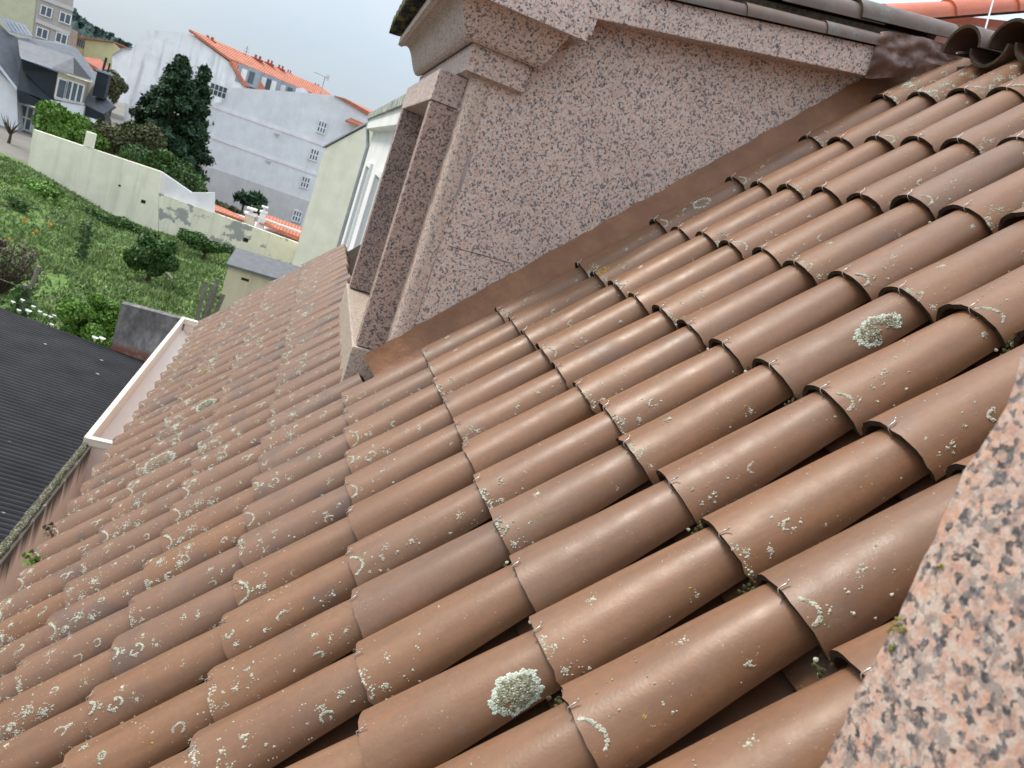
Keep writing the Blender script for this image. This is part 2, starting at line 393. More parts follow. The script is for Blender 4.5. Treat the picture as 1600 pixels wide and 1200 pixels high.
def moss_mesh(seed):
    rg = random.Random(seed); mb = MB()
    for _ in range(rg.randint(25, 60)):
        p = Vector((.112 + rg.gauss(0, .010), rg.uniform(-.03, .05), -.075 + rg.gauss(0, .006))); rr = rg.uniform(.002, .0055)
        blob(mb, p, Vector((0, -.2, 1)).normalized(), rr, rr * rg.uniform(.6, 1.4), 0 if rg.random() < .95 else 1, rg)
    return mb.mesh('moss', [M['moss'], M['lichen']], smooth=True, weld=False)
moss_meshes = [moss_mesh(s) for s in range(5)]

ORD = ['first', 'second', 'third', 'fourth', 'fifth', 'sixth', 'seventh', 'eighth', 'ninth', 'tenth', 'eleventh', 'twelfth', 'thirteenth', 'fourteenth',
       'fifteenth', 'sixteenth', 'seventeenth', 'eighteenth', 'nineteenth', 'twentieth', 'twenty-first', 'twenty-second']
def in_view(i, j, margin=40):
    for y in (0, .2, .4):
        for x in (.11, 0, -.11):
            p = lat(i, j, -.03) + SL * y + UJ * (-x) - CAM; d = p.dot(FWD)
            if d > .05:
                px = 800 + 1250 * p.dot(RIGHT) / d; py = 600 - 1250 * p.dot(UPV) / d
                if -margin < px < 1600 + margin and -margin < py < 1200 + margin: return True
    return False
special = {(0, 0): ('round_lichen', disc_lichen(3, .52, .29, .046, .050, 2200, lambda d, th: d < .7 and abs(th - 4.1) < .22 and d > .35), 'broad round pale lichen'),
           (3, 2): ('round_lichen', disc_lichen(8, .62, .26, .044, .062, 1300, lambda d, th: (2.3 < th < 3.3 and d > .2) or (d < .35 and th < 2.6)), 'broken grey lichen ring'),
           (-3, 12): ('round_lichen', disc_lichen(5, .8, .12, .055, .085, 1500), 'pale green lichen cushion'),
           (-3, 15): ('round_lichen', disc_lichen(6, .8, .25, .04, .06, 900), 'shaggy pale lichen cushion'),
           (4, 9): ('round_lichen', disc_lichen(11, .9, .2, .03, .04, 260, lambda d, th: d < .5), 'worn ring of lichen'),
           (3, 8): ('round_lichen', disc_lichen(12, 1.25, .03, .016, .03, 90, None, True), 'a yellow lichen patch'),
           (-3, 19): ('round_lichen', disc_lichen(13, .8, .1, .02, .03, 90, None, True), 'orange lichen blotch')}
GR = 'brown barrel tiles of the steep roof'
DORM0, DORM1 = 10, 17
n_tiles = 0
for i in range(-4, 9):
    for j in range(-6, 33):
        if i >= 0 and j >= 10: continue
        if i == 8 and j > 5: continue
        if j < -3 and i >= 0: continue
        if j > 30: continue
        if not in_view(i, j): continue
        p = lat(i, j)
        rg = random.Random(i * 1000 + j * 7 + 5)
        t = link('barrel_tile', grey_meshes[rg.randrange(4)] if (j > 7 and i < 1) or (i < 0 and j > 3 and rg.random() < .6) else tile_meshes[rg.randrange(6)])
        t.matrix_world = tile_matrix(i, j, rg.gauss(0, .0045), rg.gauss(0, .006), rg.gauss(0, .0015), rg.gauss(0, .010), rg.gauss(0, .004))
        h = link('wire_hook', hook_meshes[rg.randrange(5)], t)
        # lichen grows thickest near the eave and away from the viewer
        k = (-i) * .55 + (j - 4) * .16 + rg.gauss(0, .35)
        if i >= 5: k += (i - 4) * .5
        d = 2 if k > 1.5 or i == 7 else 1 if k > .3 else 0
        bare = False
        if (i, j) in special:
            nm, me, txt = special[(i, j)]; link(nm, me, t)
            if j > 5: tag(link('lichen', lichen_meshes[d][rg.randrange(7)], t), None, None, None, 'stuff')
        else:
            bare = d == 0 and rg.random() < .22
            if not bare: tag(link('lichen', lichen_meshes[d][rg.randrange(7)], t), None, None, None, 'stuff')
            txt = 'no lichen' if bare else ('thick crusty lichen', 'patchy lichen', 'a few lichen specks')[2 - d]
        if i >= 0 and j < 8 and rg.random() < .55 or i >= 4 and rg.random() < .5: tag(link('moss', moss_meshes[rg.randrange(5)], t), None, None, None, 'stuff')
        if j <= 9: where = '%s column before dormer cheek' % ORD[9 - j]
        elif j <= 17: where = '%s column under dormer window' % ORD[j - 10]
        else: where = '%s column beyond dormer window' % ORD[j - 18]
        txt = {'broad round pale lichen': 'one broad round lichen'}.get(txt, txt)
        tag(t, 'brown tile with %s, %s course above eave, %s' % (txt, ORD[i + 4], where), 'roof tile', GR, 'thing')
        n_tiles += 1
print('roof tiles', n_tiles)
n_ch = 0
for i in range(-2, 8):
    for j in range(-4, 7):
        if i >= 0 and j < -3: continue
        if i < 0 and j > 4 or i == 8 and j > 5: continue
        if not in_view(i, j + .5, 0): continue
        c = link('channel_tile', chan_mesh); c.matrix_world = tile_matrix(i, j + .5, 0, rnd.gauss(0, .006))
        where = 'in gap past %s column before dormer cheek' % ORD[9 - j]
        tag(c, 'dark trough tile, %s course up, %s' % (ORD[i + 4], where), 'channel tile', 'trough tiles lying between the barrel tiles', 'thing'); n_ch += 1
print('channel tiles', n_ch)

# ------------------------------------------------------------------ the house under the roof
house = empty('house', 'our house under the steep brown roof, its deck dark below the tiles', 'house')
M['deck'] = m_plain('roof_deck', (.05, .036, .028), .95, .5, 8, .1)
M['pinkwall'] = m_render('pale_pink_render', (.62, .50, .44), (.06, .055, .05), .0)
mb = MB()
a, b_ = lat(-4.15, -12, -.135), lat(-4.15, 31.2, -.135); c_, d_ = lat(8.9, 31.2, -.135), lat(8.9, -12, -.135)
mb.prism([a, b_, c_, d_], NRM * -.06); mb.build('roof_deck', M['deck'], house)
mb = MB(); mb.box(-.62, -.40, -1.5, 8.2, 0, 6.68); mb.build('wall', M['pinkwall'], house)
mb = MB(); mb.box(-.40, 3.0, 8.0, 8.2, 0, 6.7); p0 = lat(-4.1, 30.6, -.2); p1 = lat(8.9, 30.6, -.2)
mb.prism([(-.4, 8.0, 6.7), (p1.x, 8.0, 6.7), (p1.x, 8.0, p1.z)], (0, .2, 0)); mb.build('gable_wall', M['pinkwall'], house)

# ------------------------------------------------------------------ granite dormer
Yc = 3.46
dorm = empty('granite_dormer', 'pink granite dormer with a cheek wall, moulded cornice and projecting window surround', 'dormer')
def P3(px, py, Y): return at(px, py, Y)
XF = .475
mb = MB()
mb.prism([(XF + .05, Yc, 8.0), (2.45, Yc, 9.95), (2.45, Yc, 10.06), (.86, Yc, 9.80), (XF + .05, Yc, 9.74)], (0, .12, 0)); mb.build('cheek_wall', M['granite'], dorm)
# rough corner block: front face hewn, with a chipped arris
mb = MB(); rows = []
rg = random.Random(4)
for k in range(40):
    z = 7.95 + (9.60 - 7.95) * k / 39
    def jit(x, y, amt): 
        q = Vector((x * 30, y * 30, z * 22)); return Vector((x + mnoise.noise(q) * amt, y + mnoise.noise(q + Vector((5, 5, 5))) * amt, z))
    rows.append([jit(XF + .075, Yc - .004, .0005), jit(XF + .03, Yc - .006, .003), jit(XF + .008, Yc + .006, .007), jit(XF, Yc + .03, .008), jit(XF, Yc + .08, .008), jit(XF, Yc + .15, .004)])
mb.grid(rows, 0); mb.build('corner_stone', M['granite_rough'], dorm, smooth=True, weld=False)
mb = MB(); mb.box(XF + .012, XF + .30, Yc + .01, Yc + .16, 7.95, 9.6); mb.build('pier', M['granite_rough'], dorm)
mb = MB(); mb.box(.352, .492, 3.605, 3.70, 8.145, 9.268); mb.build('jamb', M['granite_side'], dorm, bevel=.006)
mb = MB(); mb.box(.348, .60, 5.04, 5.16, 8.15, 9.268); mb.build('jamb', M['granite_side'], dorm, bevel=.006)
mb = MB(); mb.box(.347, .475, 3.60, 5.16, 9.270, 9.40); mb.build('lintel', M['granite_front'], dorm, bevel=.006)
M['sill'] = m_granite('mossy_granite_sill', 120., (.88, .88, .78), 0, .4)
mb = MB(); mb.box(.335, .62, 3.585, 5.22, 7.80, 8.142); mb.build('sill', M['sill'], dorm, bevel=.008)
mb = MB(); mb.box(XF + .012, .62, 5.165, 5.5, 7.9, 9.42); mb.build('pier', M['granite_front'], dorm)
M['glass'] = m_plain('window_glass', (.03, .035, .04), .08, .2, 3, .6)
M['whiteframe'] = m_plain('white_frame', (.74, .74, .72), .5, .1, 5)
wn = MB().box(.56, .60, 3.71, 5.035, 8.15, 8.21).box(.56, .60, 3.71, 5.035, 9.2, 9.265).box(.56, .60, 3.71, 3.77, 8.21, 9.2).box(.56, .60, 4.97, 5.035, 8.21, 9.2).box(.56, .60, 4.34, 4.40, 8.21, 9.2).build('window_frame', M['whiteframe'], dorm)
MB().box(.578, .586, 3.77, 4.97, 8.21, 9.2).build('pane', M['glass'], wn)
# cornice: profile (outward offset, height) swept along the front, round the corner and back along the cheek
prof = [(.0, 9.40), (.045, 9.412), (.045, 9.44), (.05, 9.516), (.030, 9.526)]
for k in range(15):
    u = k / 14; prof.append((.040 + .175 * u, 9.530 + .115 * u - .040 * math.sin(2 * math.pi * u)))
prof += [(.238, 9.650), (.238, 9.695), (.0, 9.70)]
def corn(front_x, y_near, y_far, x_end):
    mb = MB(); rows = []
    for (o, z) in prof:
        fl = .70 * max(0, o - .04)
        rows.append([(front_x - o, y_far, z), (front_x - o, 4.6, z), (front_x - o, 4.0, z), (front_x - o, y_near - o, z), (front_x + .1, y_near - o, z), (x_end + fl, y_near - o, z), (x_end + fl, y_near + .02, z)])
    mb.grid(rows, 0)
    mb.face([r_[0] for r_ in rows], 0); mb.face([r_[5] for r_ in rows] + [rows[-1][6], rows[0][6]], 0)
    return mb
cm = corn(.475, 3.46, 5.5, .675).mesh('cornice', [M['granite_front'], M['granite']])
for p in cm.polygons:
    if p.normal.y < -.35 and p.center.y < 3.47: p.material_index = 1
link('cornice', cm, dorm)
MB().box(.30, .862, 3.349, 3.75, 9.702, 9.90).build('cap_stone', M['granite'], dorm, bevel=.005)
# raking slab under the dormer roof edge
ys = 3.345
e0 = at(921, 27, ys); e1 = at(1356, 119, ys); dr = (e1 - e0); s0 = e0; s1 = e1
up_ = Vector((0, 0, .125))
MB().prism([s0, s1, s1 + up_, s0 + up_], (0, .55, 0)).build('eave_slab', M['granite'], dorm, bevel=.004)
# flashing between cheek and tiles
m, t_, b = new_mat('brown_flashing', .5, .4); v_ = coords(t_); 
c = ramp(t_, noise(t_, v_, 6, 6, .65), [(.25, (.15, .062, .028)), (.5, (.215, .092, .040)), (.75, (.29, .14, .066))]); setc(t_, b, c); bump(t_, b, noise(t_, v_, 18, 5), .35, .02); M['flash'] = m
mb = MB(); rows = []
rg = random.Random(9)
for k in range(61):
    u = .36 + 7.34 * k / 60; n1 = mnoise.noise(Vector((u * 5.1, 3, 1))) * .010; n2 = mnoise.noise(Vector((u * 3.7, 9, 1))) * .006; n3 = mnoise.noise(Vector((u * 17, 2, 4))) * .004
    j0 = (Yc - .012 - 1.241) / PJ; b0 = lat(u, 9.30, -.075) ; 
    q = lambda Y, h: lat(u, (Y - 1.241) / PJ, h)
    rows.append([q(Yc - .006, .052 + n1 + n3), q(Yc - .018, .030 + n1 * .5), q(Yc - .045, -.03 + n2), q(Yc - .095, -.062 + n2), q(Yc - .165, -.080)])
mb.grid(rows, 0); mb.build('flashing', M['flash'], dorm, smooth=True, weld=False)
M['under2'] = m_plain('joint_mortar', (.20, .155, .14), .95, .5, 40)  # dark mortar colour of the thin cheek joint
M['mortar'] = m_plain('mortar', (.43, .37, .355), .9, .35, 26, .1, .5, 60)
MB().prism([at(px, py, Yc - .002) for px, py in ((722, 230), (738, 242), (722, 290), (700, 340), (676, 420), (650, 500), (626, 540), (622, 530), (652, 440), (676, 372), (700, 310))], (0, .006, 0)).build('mortar_smear', M['mortar'], dorm)
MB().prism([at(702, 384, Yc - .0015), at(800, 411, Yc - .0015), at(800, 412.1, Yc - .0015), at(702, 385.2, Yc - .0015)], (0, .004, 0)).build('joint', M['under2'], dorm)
# crumpled metal at the head of the slab
mb = MB(); rows = []
m, t_, b = new_mat('crumpled_brown_metal', .38, .5); v_ = coords(t_); b.inputs['Metallic'].default_value = .25
setc(t_, b, ramp(t_, noise(t_, v_, 11, 6, .7), [(.25, (.06, .031, .024)), (.5, (.12, .062, .047)), (.72, (.26, .17, .14))])); M['crumple'] = m
tr, br = at(1528, 101, 3.22), at(1512, 120, 3.22)
tl = at(1375, 50, ys - .012); bl_ = at(1353, 121, ys - .012)
for k in range(37):
    u = k / 36; T = tl.lerp(tr, u) + Vector((0, 0, .035 * math.sin(u * math.pi))); B = bl_.lerp(br, u)
    rows.append([T.lerp(B, q / 8) + Vector((0, -1, .3)) * (.026 * mnoise.noise(Vector((u * 5, q * .45, 3))) + .016 * abs(mnoise.noise(Vector((u * 11, q * .9, 7))))) for q in [z_ * .5 for z_ in range(17)]])
mb.grid(rows, 0); mb.build('crumpled_flashing', M['crumple'], dorm, smooth=True, weld=False)
# dormer roof body behind the edge tiles
mb = MB(); z0 = s0.z + .125
sl_ = dr.z / dr.x
mb.prism([(.36, 3.5, 9.80), (2.4, 3.5, 9.80 + 2.04 * sl_ + .09), (2.4, 3.5, 9.80 + 2.04 * sl_ + .18), (.36, 3.5, 9.87)], (0, 2.0, 0)); mb.build('roof_deck', M['deck'], dorm)

def barrel(mats, r, length, h=None, seed=0):
    rg = random.Random(seed); mb = MB(); h = h or r; ro, ri = [], []
    for k in range(7):
        y = length * k / 6; s = 1 - .14 * k / 6
        ro.append([Vector((r * s * math.cos(math.pi * a / 14), y, h * s * math.sin(math.pi * a / 14))) for a in range(15)])
        ri.append([Vector(((r * s - .012) * math.cos(math.pi * a / 14), y, (h * s - .012) * math.sin(math.pi * a / 14))) for a in range(15)])
    mb.grid([x[::-1] for x in ro], 0); mb.grid(ri, 2)
    for a in range(14):
        mb.face([ro[0][a], ro[0][a + 1], ri[0][a + 1], ri[0][a]], 1); mb.face([ro[-1][a + 1], ro[-1][a], ri[-1][a], ri[-1][a + 1]], 1)
    for k in range(6):
        mb.face([ro[k][0], ri[k][0], ri[k + 1][0], ro[k + 1][0]], 1); mb.face([ri[k][14], ro[k][14], ro[k + 1][14], ri[k + 1][14]], 1)
    me = mb.mesh('barrel_tile', mats); me.polygons.foreach_set('use_smooth', [True] * len(me.polygons)); me.set_sharp_from_angle(angle=R(40)); return me
def place(o, origin, ydir, up=Vector((0, 0, 1))):
    y = Vector(ydir).normalized(); x = y.cross(up).normalized(); z = x.cross(y)
    o.matrix_world = Matrix(((x.x, y.x, z.x, origin[0]), (x.y, y.y, z.y, origin[1]), (x.z, y.z, z.z, origin[2]), (0, 0, 0, 1)))
    return o
MB().prism([s0 + Vector((0, .085, .125)), s1 + Vector((.25, .085, .165)), s1 + Vector((.25, .085, .27)), s0 + Vector((0, .085, .23))], (0, .4, 0)).build('bedding', M['lip'], dorm)
# edge tiles of the dormer roof: a low row on the slab, a raised row above it
edge_low = barrel([M['tile_old'], M['lip'], M['under']], .062, .50, .062)
edge_high = barrel([M['tile_old'], M['lip'], M['under']], .105, .52, .095)
rdir = dr.normalized()
names = ['by the cornice', 'midway along the granite slab', 'beside the crumpled metal']
for k, px in enumerate((1000, 1157, 1284)):
    base = at(px, 12 + (px - 1157) * .155 + 17, ys + .03) 
    u = (base.x - s0.x) / dr.x; base = s0 + dr * u + Vector((0, .035, .115 + .012))
    o = place(link('edge_tile', edge_low), base, rdir)
    tag(o, 'grey brown edge tile lying low on the dormer slab, ' + names[k], 'roof tile', 'edge tiles of the dormer roof', 'thing')
names = ['nearest the cornice', 'next from the cornice', 'third from the cornice', 'last before the upper eave']
for k in range(4):
    base = s0 + dr * (.02 + k * .30) + Vector((0, .165, .235 + .008 * (k % 2)))
    o = place(link('edge_tile', edge_high), base, rdir)
    tag(o, 'dark cover tile in the raised row over the dormer slab, ' + names[k], 'roof tile', 'edge tiles of the dormer roof', 'thing')
# mossy tiles along the front eave of the dormer
m, t_, b = new_mat('dark_mossy_tile', .9, .2); v_ = coords(t_)
setc(t_, b, mix(t_, ramp(t_, noise(t_, v_, 22, 5), [(.45, 0), (.6, 1)]), (.035, .035, .04), (.16, .15, .05))); bump(t_, b, noise(t_, v_, 70, 4), .8, .02); M['mossytile'] = m
for k in range(10):
    y = 3.34 + k * .225
    mb = MB(); rows = []; top = []
    for q in range(8):
        x = .165 + .4 * q / 7
        rows.append([Vector((x, y + .21 * a / 8, 9.75 + .055 * (x - .165) / .4 * 1.2 + .05 * math.sin(math.pi * a / 8) ** .7 + .008 * mnoise.noise(Vector((x * 20, y * 20 + a, 1))))) for a in range(9)])
        top.append([p - Vector((0, 0, .06 if 0 < a < 8 else .05)) for a, p in enumerate(rows[-1])])
    mb.grid(rows, 0); mb.grid([r_[::-1] for r_ in top], 0)
    for a in range(8): mb.face([rows[0][a + 1], rows[0][a], top[0][a], top[0][a + 1]], 0)
    for q in range(7): mb.face([rows[q][0], rows[q + 1][0], top[q + 1][0], top[q][0]], 0)
    o = mb.build('mossy_eave_tile', M['mossytile'])
    tag(o, 'dark mossy tile on the dormer cornice, %s from the near corner' % ORD[k], 'roof tile', 'mossy tiles along the dormer cornice', 'thing')

# ------------------------------------------------------------------ upper roof whose tile ends overhang the steep slope
upr = empty('upper_roof', 'dark underside of the upper roof above the steep tiles', 'roof')
MB().prism([(2.40, -1, 10.06), (4.4, -1, 10.42), (4.4, -1, 10.5), (2.40, -1, 10.14)], (0, 4.35, 0)).build('roof_deck', M['deck'], upr)
MB().box(2.44, 2.50, -1, 3.35, 9.7, 10.05).build('fascia_shade', M['deck'], upr)  # dark board, the shade below the upper eave put into its colour
ud = Vector((1, 0, .18)).normalized()
cov = barrel([M['tile_old'], M['lip'], M['under']], .105, .5, .095, 3)
for k, y in enumerate((3.02, 2.79, 2.565, 2.34, 2.115)):
    o = place(link('eave_tile', cov), (2.24 + .012 * (k % 2), y, 10.135), ud)
    tag(o, 'dark humped tile end on the upper eave, %s from the crumpled metal' % ORD[k], 'roof tile', 'humped tile ends of the upper eave', 'thing')
pan = barrel([M['tile_old'], M['lip'], M['under']], .10, .5, .08, 4)
for k, y in enumerate((2.905, 2.678, 2.452, 2.228)):
    o = place(link('eave_tile', pan), (2.27, y, 10.15), ud, Vector((0, 0, -1)))
    tag(o, 'dark sagging trough tile on the upper eave, %s from the crumpled metal' % ORD[k], 'roof tile', 'trough tiles of the upper eave', 'thing')
# translucent sheet, orange tiles and a wire beyond
m, t_, b = new_mat('cloudy_plastic', .4, .4); b.inputs['Base Color'].default_value = (.55, .58, .58, 1); M['plastic'] = m
mb = MB(); rows = []
c0 = at(1440, 40, 4.3)
for k in range(41):
    y = 4.2; rows.append([Vector((c0.x - .5 + .045 * k, 4.1, c0.z - .12 + .018 * math.sin(k * 1.6))), Vector((c0.x - .5 + .045 * k, 5.2, c0.z + .02 + .018 * math.sin(k * 1.6)))])
mb.grid(rows, 0); o = mb.build('corrugated_sheet', M['plastic'], smooth=True, weld=False)
sm = o.modifiers.new('t', 'SOLIDIFY'); sm.thickness = .004
tag(o, 'cloudy grey corrugated plastic sheet under the orange ridge tiles', 'roof sheet')
og = barrel([M['tile_orange'], M['tile_orange'], M['under']], .115, .48, .105, 6)
q0, q1 = at(1380, 24, 4.6), at(1640, 4, 4.6); od = (q1 - q0).normalized()
nm_ = ['half hidden behind the grey cover tile', 'beside the thin wire', 'above the cloudy sheet', 'nearest the picture corner']
for k in range(3):
    o = place(link('orange_tile', og), q0 + od * (.43 * k) + Vector((0, 0, -.045)), od)
    tag(o, 'bright orange ridge tile beyond the upper eave, ' + nm_[k], 'roof tile', 'orange ridge tiles beyond', 'thing')
orf = MB(); orf.prism([q0 + Vector((-.3, .12, -.02)), q1 + Vector((.3, .12, -.02)), q1 + Vector((.3, 1.6, -.35)), q0 + Vector((-.3, 1.6, -.35))], (0, 0, -.05))
tag(orf.build('orange_roof', M['tile_orange']), 'orange roof slope falling away behind the ridge tiles', 'roof')
wr = MB(); wr.tube([at(1530, 80, 3.2), at(1552, 0, 3.6), at(1560, -40, 3.7)], .004, 6); wr.tube([at(1530, 80, 3.2), at(1495, 83, 3.0)], .004, 6)
tag(wr.build('stay_wire', M['hook']), 'thin metal stay rising past the orange ridge tiles', 'wire')

# ------------------------------------------------------------------ near granite dormer, at the right edge
near = empty('near_granite_dormer', 'close rough edged pink granite block of our own window, largest grains', 'dormer')
mb = MB(); rows = []
for k in range(90):
    z = 7.9 + 1.6 * k / 89
    def jj(x, y, a): q = Vector((x * 40, y * 40, z * 32)); return Vector((x + mnoise.noise(q) * a, y + mnoise.noise(q + Vector((7, 1, 3))) * a, z))
    ed = .004 * mnoise.noise(Vector((0, 3, z * 60))) + .006 * mnoise.noise(Vector((0, 3, z * 17)))
    rows.append([jj(.70, .462 + ed, .001), jj(.55, .460 + ed, .001), jj(.492, .455 + ed, .002), jj(.482, .447 + ed, .003)] + [jj(.480, .43 - .05 * q, .0022) for q in range(12)])
mb.grid(rows, 0); mb.build('pier', M['granite_near'], near, smooth=True, weld=False)
MB().box(.70, 2.4, .35, .455, 8.3, 10.2).build('cheek_wall', M['granite'], near)
MB().box(.52, 2.4, -1.3, .349, 7.9, 10.2).build('wall', M['granite'], near)
MB().box(.24, .519, -1.3, .36, 9.5, 9.8).build('cornice', M['granite'], near)
mo = MB(); rg = random.Random(2)
for (px, py) in ((1392, 975), (1385, 985), (1397, 968), (1400, 985), (1385, 1010), (1462, 890)):
    d = ray(px + 6, py); p = CAM + d * (.478 / d.x)
    for _ in range(7): blob(mo, p + Vector((0, rg.gauss(0, .0015), rg.gauss(0, .002))), Vector((-1, .1, .1)).normalized(), rg.uniform(.0006, .0013), .0012, 0, rg)
M['moss_bright'] = m_lichen('bright_moss', (.16, .15, .03), (.24, .23, .05), (.3, .28, .08))
tag(mo.build('moss', M['moss_bright'], near, smooth=True, weld=False), None, None, None, 'stuff')

# ================================================================== surroundings
# ---- ground
def gz(x, y):
    s = max(0., min(1., (-9.5 - x) / 9.)); s = s * s * (3 - 2 * s)
    return -.38 + 1.75 * s * min(1, max(0, (y - 25) / 20)) 
m, t_, b = new_mat('garden_soil', .95, .1); v_ = coords(t_)
c = ramp(t_, noise(t_, v_, .35, 6, .6), [(.3, (.085, .15, .035)), (.5, (.13, .215, .06)), (.62, (.17, .24, .08)), (.78, (.24, .23, .12))]); c = mix(t_, 1, c, ramp(t_, noise(t_, v_, 5, 5), [(.3, .6), (.7, 1.2)]), 'MULTIPLY')
sp_ = t_.nodes.new('ShaderNodeSeparateXYZ'); t_.links.new(v_, sp_.inputs[0])
wob = math_(t_, 'MULTIPLY', noise(t_, v_, .4, 3), 3.)
inside = math_(t_, 'MULTIPLY', math_(t_, 'MULTIPLY', math_(t_, 'GREATER_THAN', sp_.outputs[0], -24), math_(t_, 'LESS_THAN', sp_.outputs[0], 2)),
               math_(t_, 'MULTIPLY', math_(t_, 'GREATER_THAN', math_(t_, 'ADD', sp_.outputs[1], wob), 22), math_(t_, 'LESS_THAN', math_(t_, 'ADD', sp_.outputs[1], wob), 57)))
town = ramp(t_, noise(t_, v_, .15, 5), [(.3, (.16, .145, .125)), (.5, (.22, .205, .185)), (.7, (.14, .135, .10))])
c = mix(t_, inside, town, c)
setc(t_, b, c); bump(t_, b, noise(t_, v_, 6, 5), .8, .1); M['ground'] = m
mb = MB(); xs = [-600, -200, -80, -40] + [-30 + k for k in range(41)] + [20, 60, 200, 600]; ysg = [-60, 0, 10, 20] + [24 + k for k in range(35)] + [70, 90, 120, 200, 400, 900]
mb.grid([[(x, y, gz(x, y)) for x in xs] for y in ysg], 0)
g = mb.build('ground', M['ground'], smooth=True); tag(g, 'grassy garden ground and bare town ground below the house', None, None, 'structure')

# ---- foliage
def leaf_mesh(name, mat, pts_fn, n, size, seed, stretch=1.6):
    rg = random.Random(seed); vs, fs = [], []
    for _ in range(n):
        p, nrm = pts_fn(rg)
        d = Vector((rg.gauss(0, 1), rg.gauss(0, 1), rg.gauss(0, 1))); d = (d + nrm * 1.1).normalized()
        u = d.cross(Vector((rg.gauss(0, 1), rg.gauss(0, 1), rg.gauss(0, 1)))).normalized(); v = d.cross(u); s = size * rg.uniform(.55, 1.35)
        i0 = len(vs); vs += [tuple(p - u * s * .5), tuple(p + v * s * .5 * stretch * .5 + d * s * .12), tuple(p + u * s * .5), tuple(p - v * s * .5 * stretch)]
        fs.append((i0, i0 + 1, i0 + 2, i0 + 3))
    me = bpy.data.meshes.new(name); me.from_pydata(vs, [], fs); me.materials.append(mat); return me
def blobby(center, rad, seed, lumps=9, inner=.35):
    rg0 = random.Random(seed); c = Vector(center); rx, ry, rz = rad; L_ = []
    for _ in range(lumps):
        d = Vector((rg0.gauss(0, 1), rg0.gauss(0, 1), rg0.gauss(.25, .9))).normalized(); k = rg0.uniform(.42, .92)
        L_.append((c + Vector((d.x * rx * k, d.y * ry * k, d.z * rz * k)), rg0.uniform(.22, .50)))
    L_ += [(c, .62), (c, .55)]
    def fn(rg):
        q, s = rg.choice(L_); d = Vector((rg.gauss(0, 1), rg.gauss(0, 1), rg.gauss(0, 1))).normalized(); k = s * (1 - inner * rg.random() ** 2)
        return q + Vector((d.x * rx * k, d.y * ry * k, d.z * rz * k)), d
    return fn
M['leaf_light'] = m_leaf('light_leaves', (.075, .17, .02), (.17, .30, .05))
M['leaf_mid'] = m_leaf('mid_leaves', (.03, .085, .02), (.085, .16, .035))
M['leaf_dark'] = m_leaf('dark_leaves', (.013, .042, .018), (.04, .085, .032))
M['leaf_olive'] = m_leaf('olive_leaves', (.05, .07, .025), (.15, .14, .065))
M['leaf_twig'] = m_leaf('brown_twigs', (.09, .07, .045), (.15, .12, .08))
M['bark'] = m_plain('bark', (.10, .075, .055), .95, .4, 12, .1)
M['bark_grey'] = m_plain('grey_wood', (.24, .22, .18), .95, .4, 9, .1)
def shrub(name, label, cat, c, rad, mat, n, size, seed, base=None, group=None, lumps=9, trunk=.12):
    c = Vector(c); t = empty(name, label, cat, group); bz = gz(c.x, c.y) if base is None else base
    t.location = (c.x, c.y, bz)
    o = link('crown', leaf_mesh('crown', mat, blobby(c - t.location, rad, seed, lumps + 5), int(n * 1.9), size * .68, seed + 1), t)
    h = c.z - bz; rg = random.Random(seed); mb = MB()
    mb.tube([(0, 0, -.1), (.05, .02, h * .5), (0, .05, h * 1.05)], [trunk, trunk * .75, trunk * .3], 7)
    for k in range(5):
        a = rg.uniform(0, 6.28); mb.tube([(.03, .02, h * .45), (math.cos(a) * rad[0] * .35, math.sin(a) * rad[1] * .35, h + rad[2] * .1), (math.cos(a) * rad[0] * .6, math.sin(a) * rad[1] * .6, h + rad[2] * rg.uniform(.1, .5))], [trunk * .5, trunk * .3, trunk * .1], 5)
    mb.build('trunk', M['bark'], t, smooth=True)
    return t
# conifer behind the garden wall
def conifer(name, label, base, h, r, n, seed, lean=0.):
    t = empty(name, label, 'tree'); t.location = base
    rg0 = random.Random(seed); br = []
    for k in range(110):
        u = (k + rg0.random()) / 110; z = h * (.06 + .94 * u); rr = r * (1 - u) ** .8 * rg0.uniform(.75, 1.08); a = rg0.uniform(0, 6.283); br.append((z, rr, a))
    def fn(rg):
        z, rr, a = rg.choice(br); k = rg.random() ** .55
        p = Vector((math.cos(a) * rr * k, math.sin(a) * rr * k, z - .12 * rr * k + rg.gauss(0, .14))) + Vector((rg.gauss(0, .16), rg.gauss(0, .16), 0)); p.x += lean * z
        return p, Vector((math.cos(a), math.sin(a), .5)).normalized()
    link('crown', leaf_mesh('crown', M['leaf_dark'], fn, int(n * 1.6), .18, seed, 2.4), t)
    mb = MB(); mb.tube([(0, 0, -.2), (lean * h * .5, 0, h * .5), (lean * h, 0, h * .97)], [r * .09, r * .06, .03], 8)
    for z, rr, a in br[::4]: mb.tube([(lean * z, 0, z), (lean * z + math.cos(a) * rr * .85, math.sin(a) * rr * .85, z - .05 * rr)], [.05, .015], 4)
    mb.build('trunk', M['bark'], t, smooth=True); return t
Yt = 66
b0 = at(243, 262, Yt); tp = at(262, 86, Yt)
def base_at(px, py, Y): p = at(px, py, Y); return Vector((p.x, p.y, gz(p.x, p.y)))
bb = base_at(246, 262, Yt); conifer('conifer_tree', 'tallest dark green conifer in front of the weathered grey white building', bb, at(259, 84, Yt).z - bb.z, 5.0, 30000, 21)
bb = base_at(286, 250, Yt + 1.5); conifer('conifer_tree', 'slimmer dark conifer whose pointed tip stands out beside the tallest conifer', bb, at(296, 100, Yt + 1.5).z - bb.z, 2.4, 13000, 22)
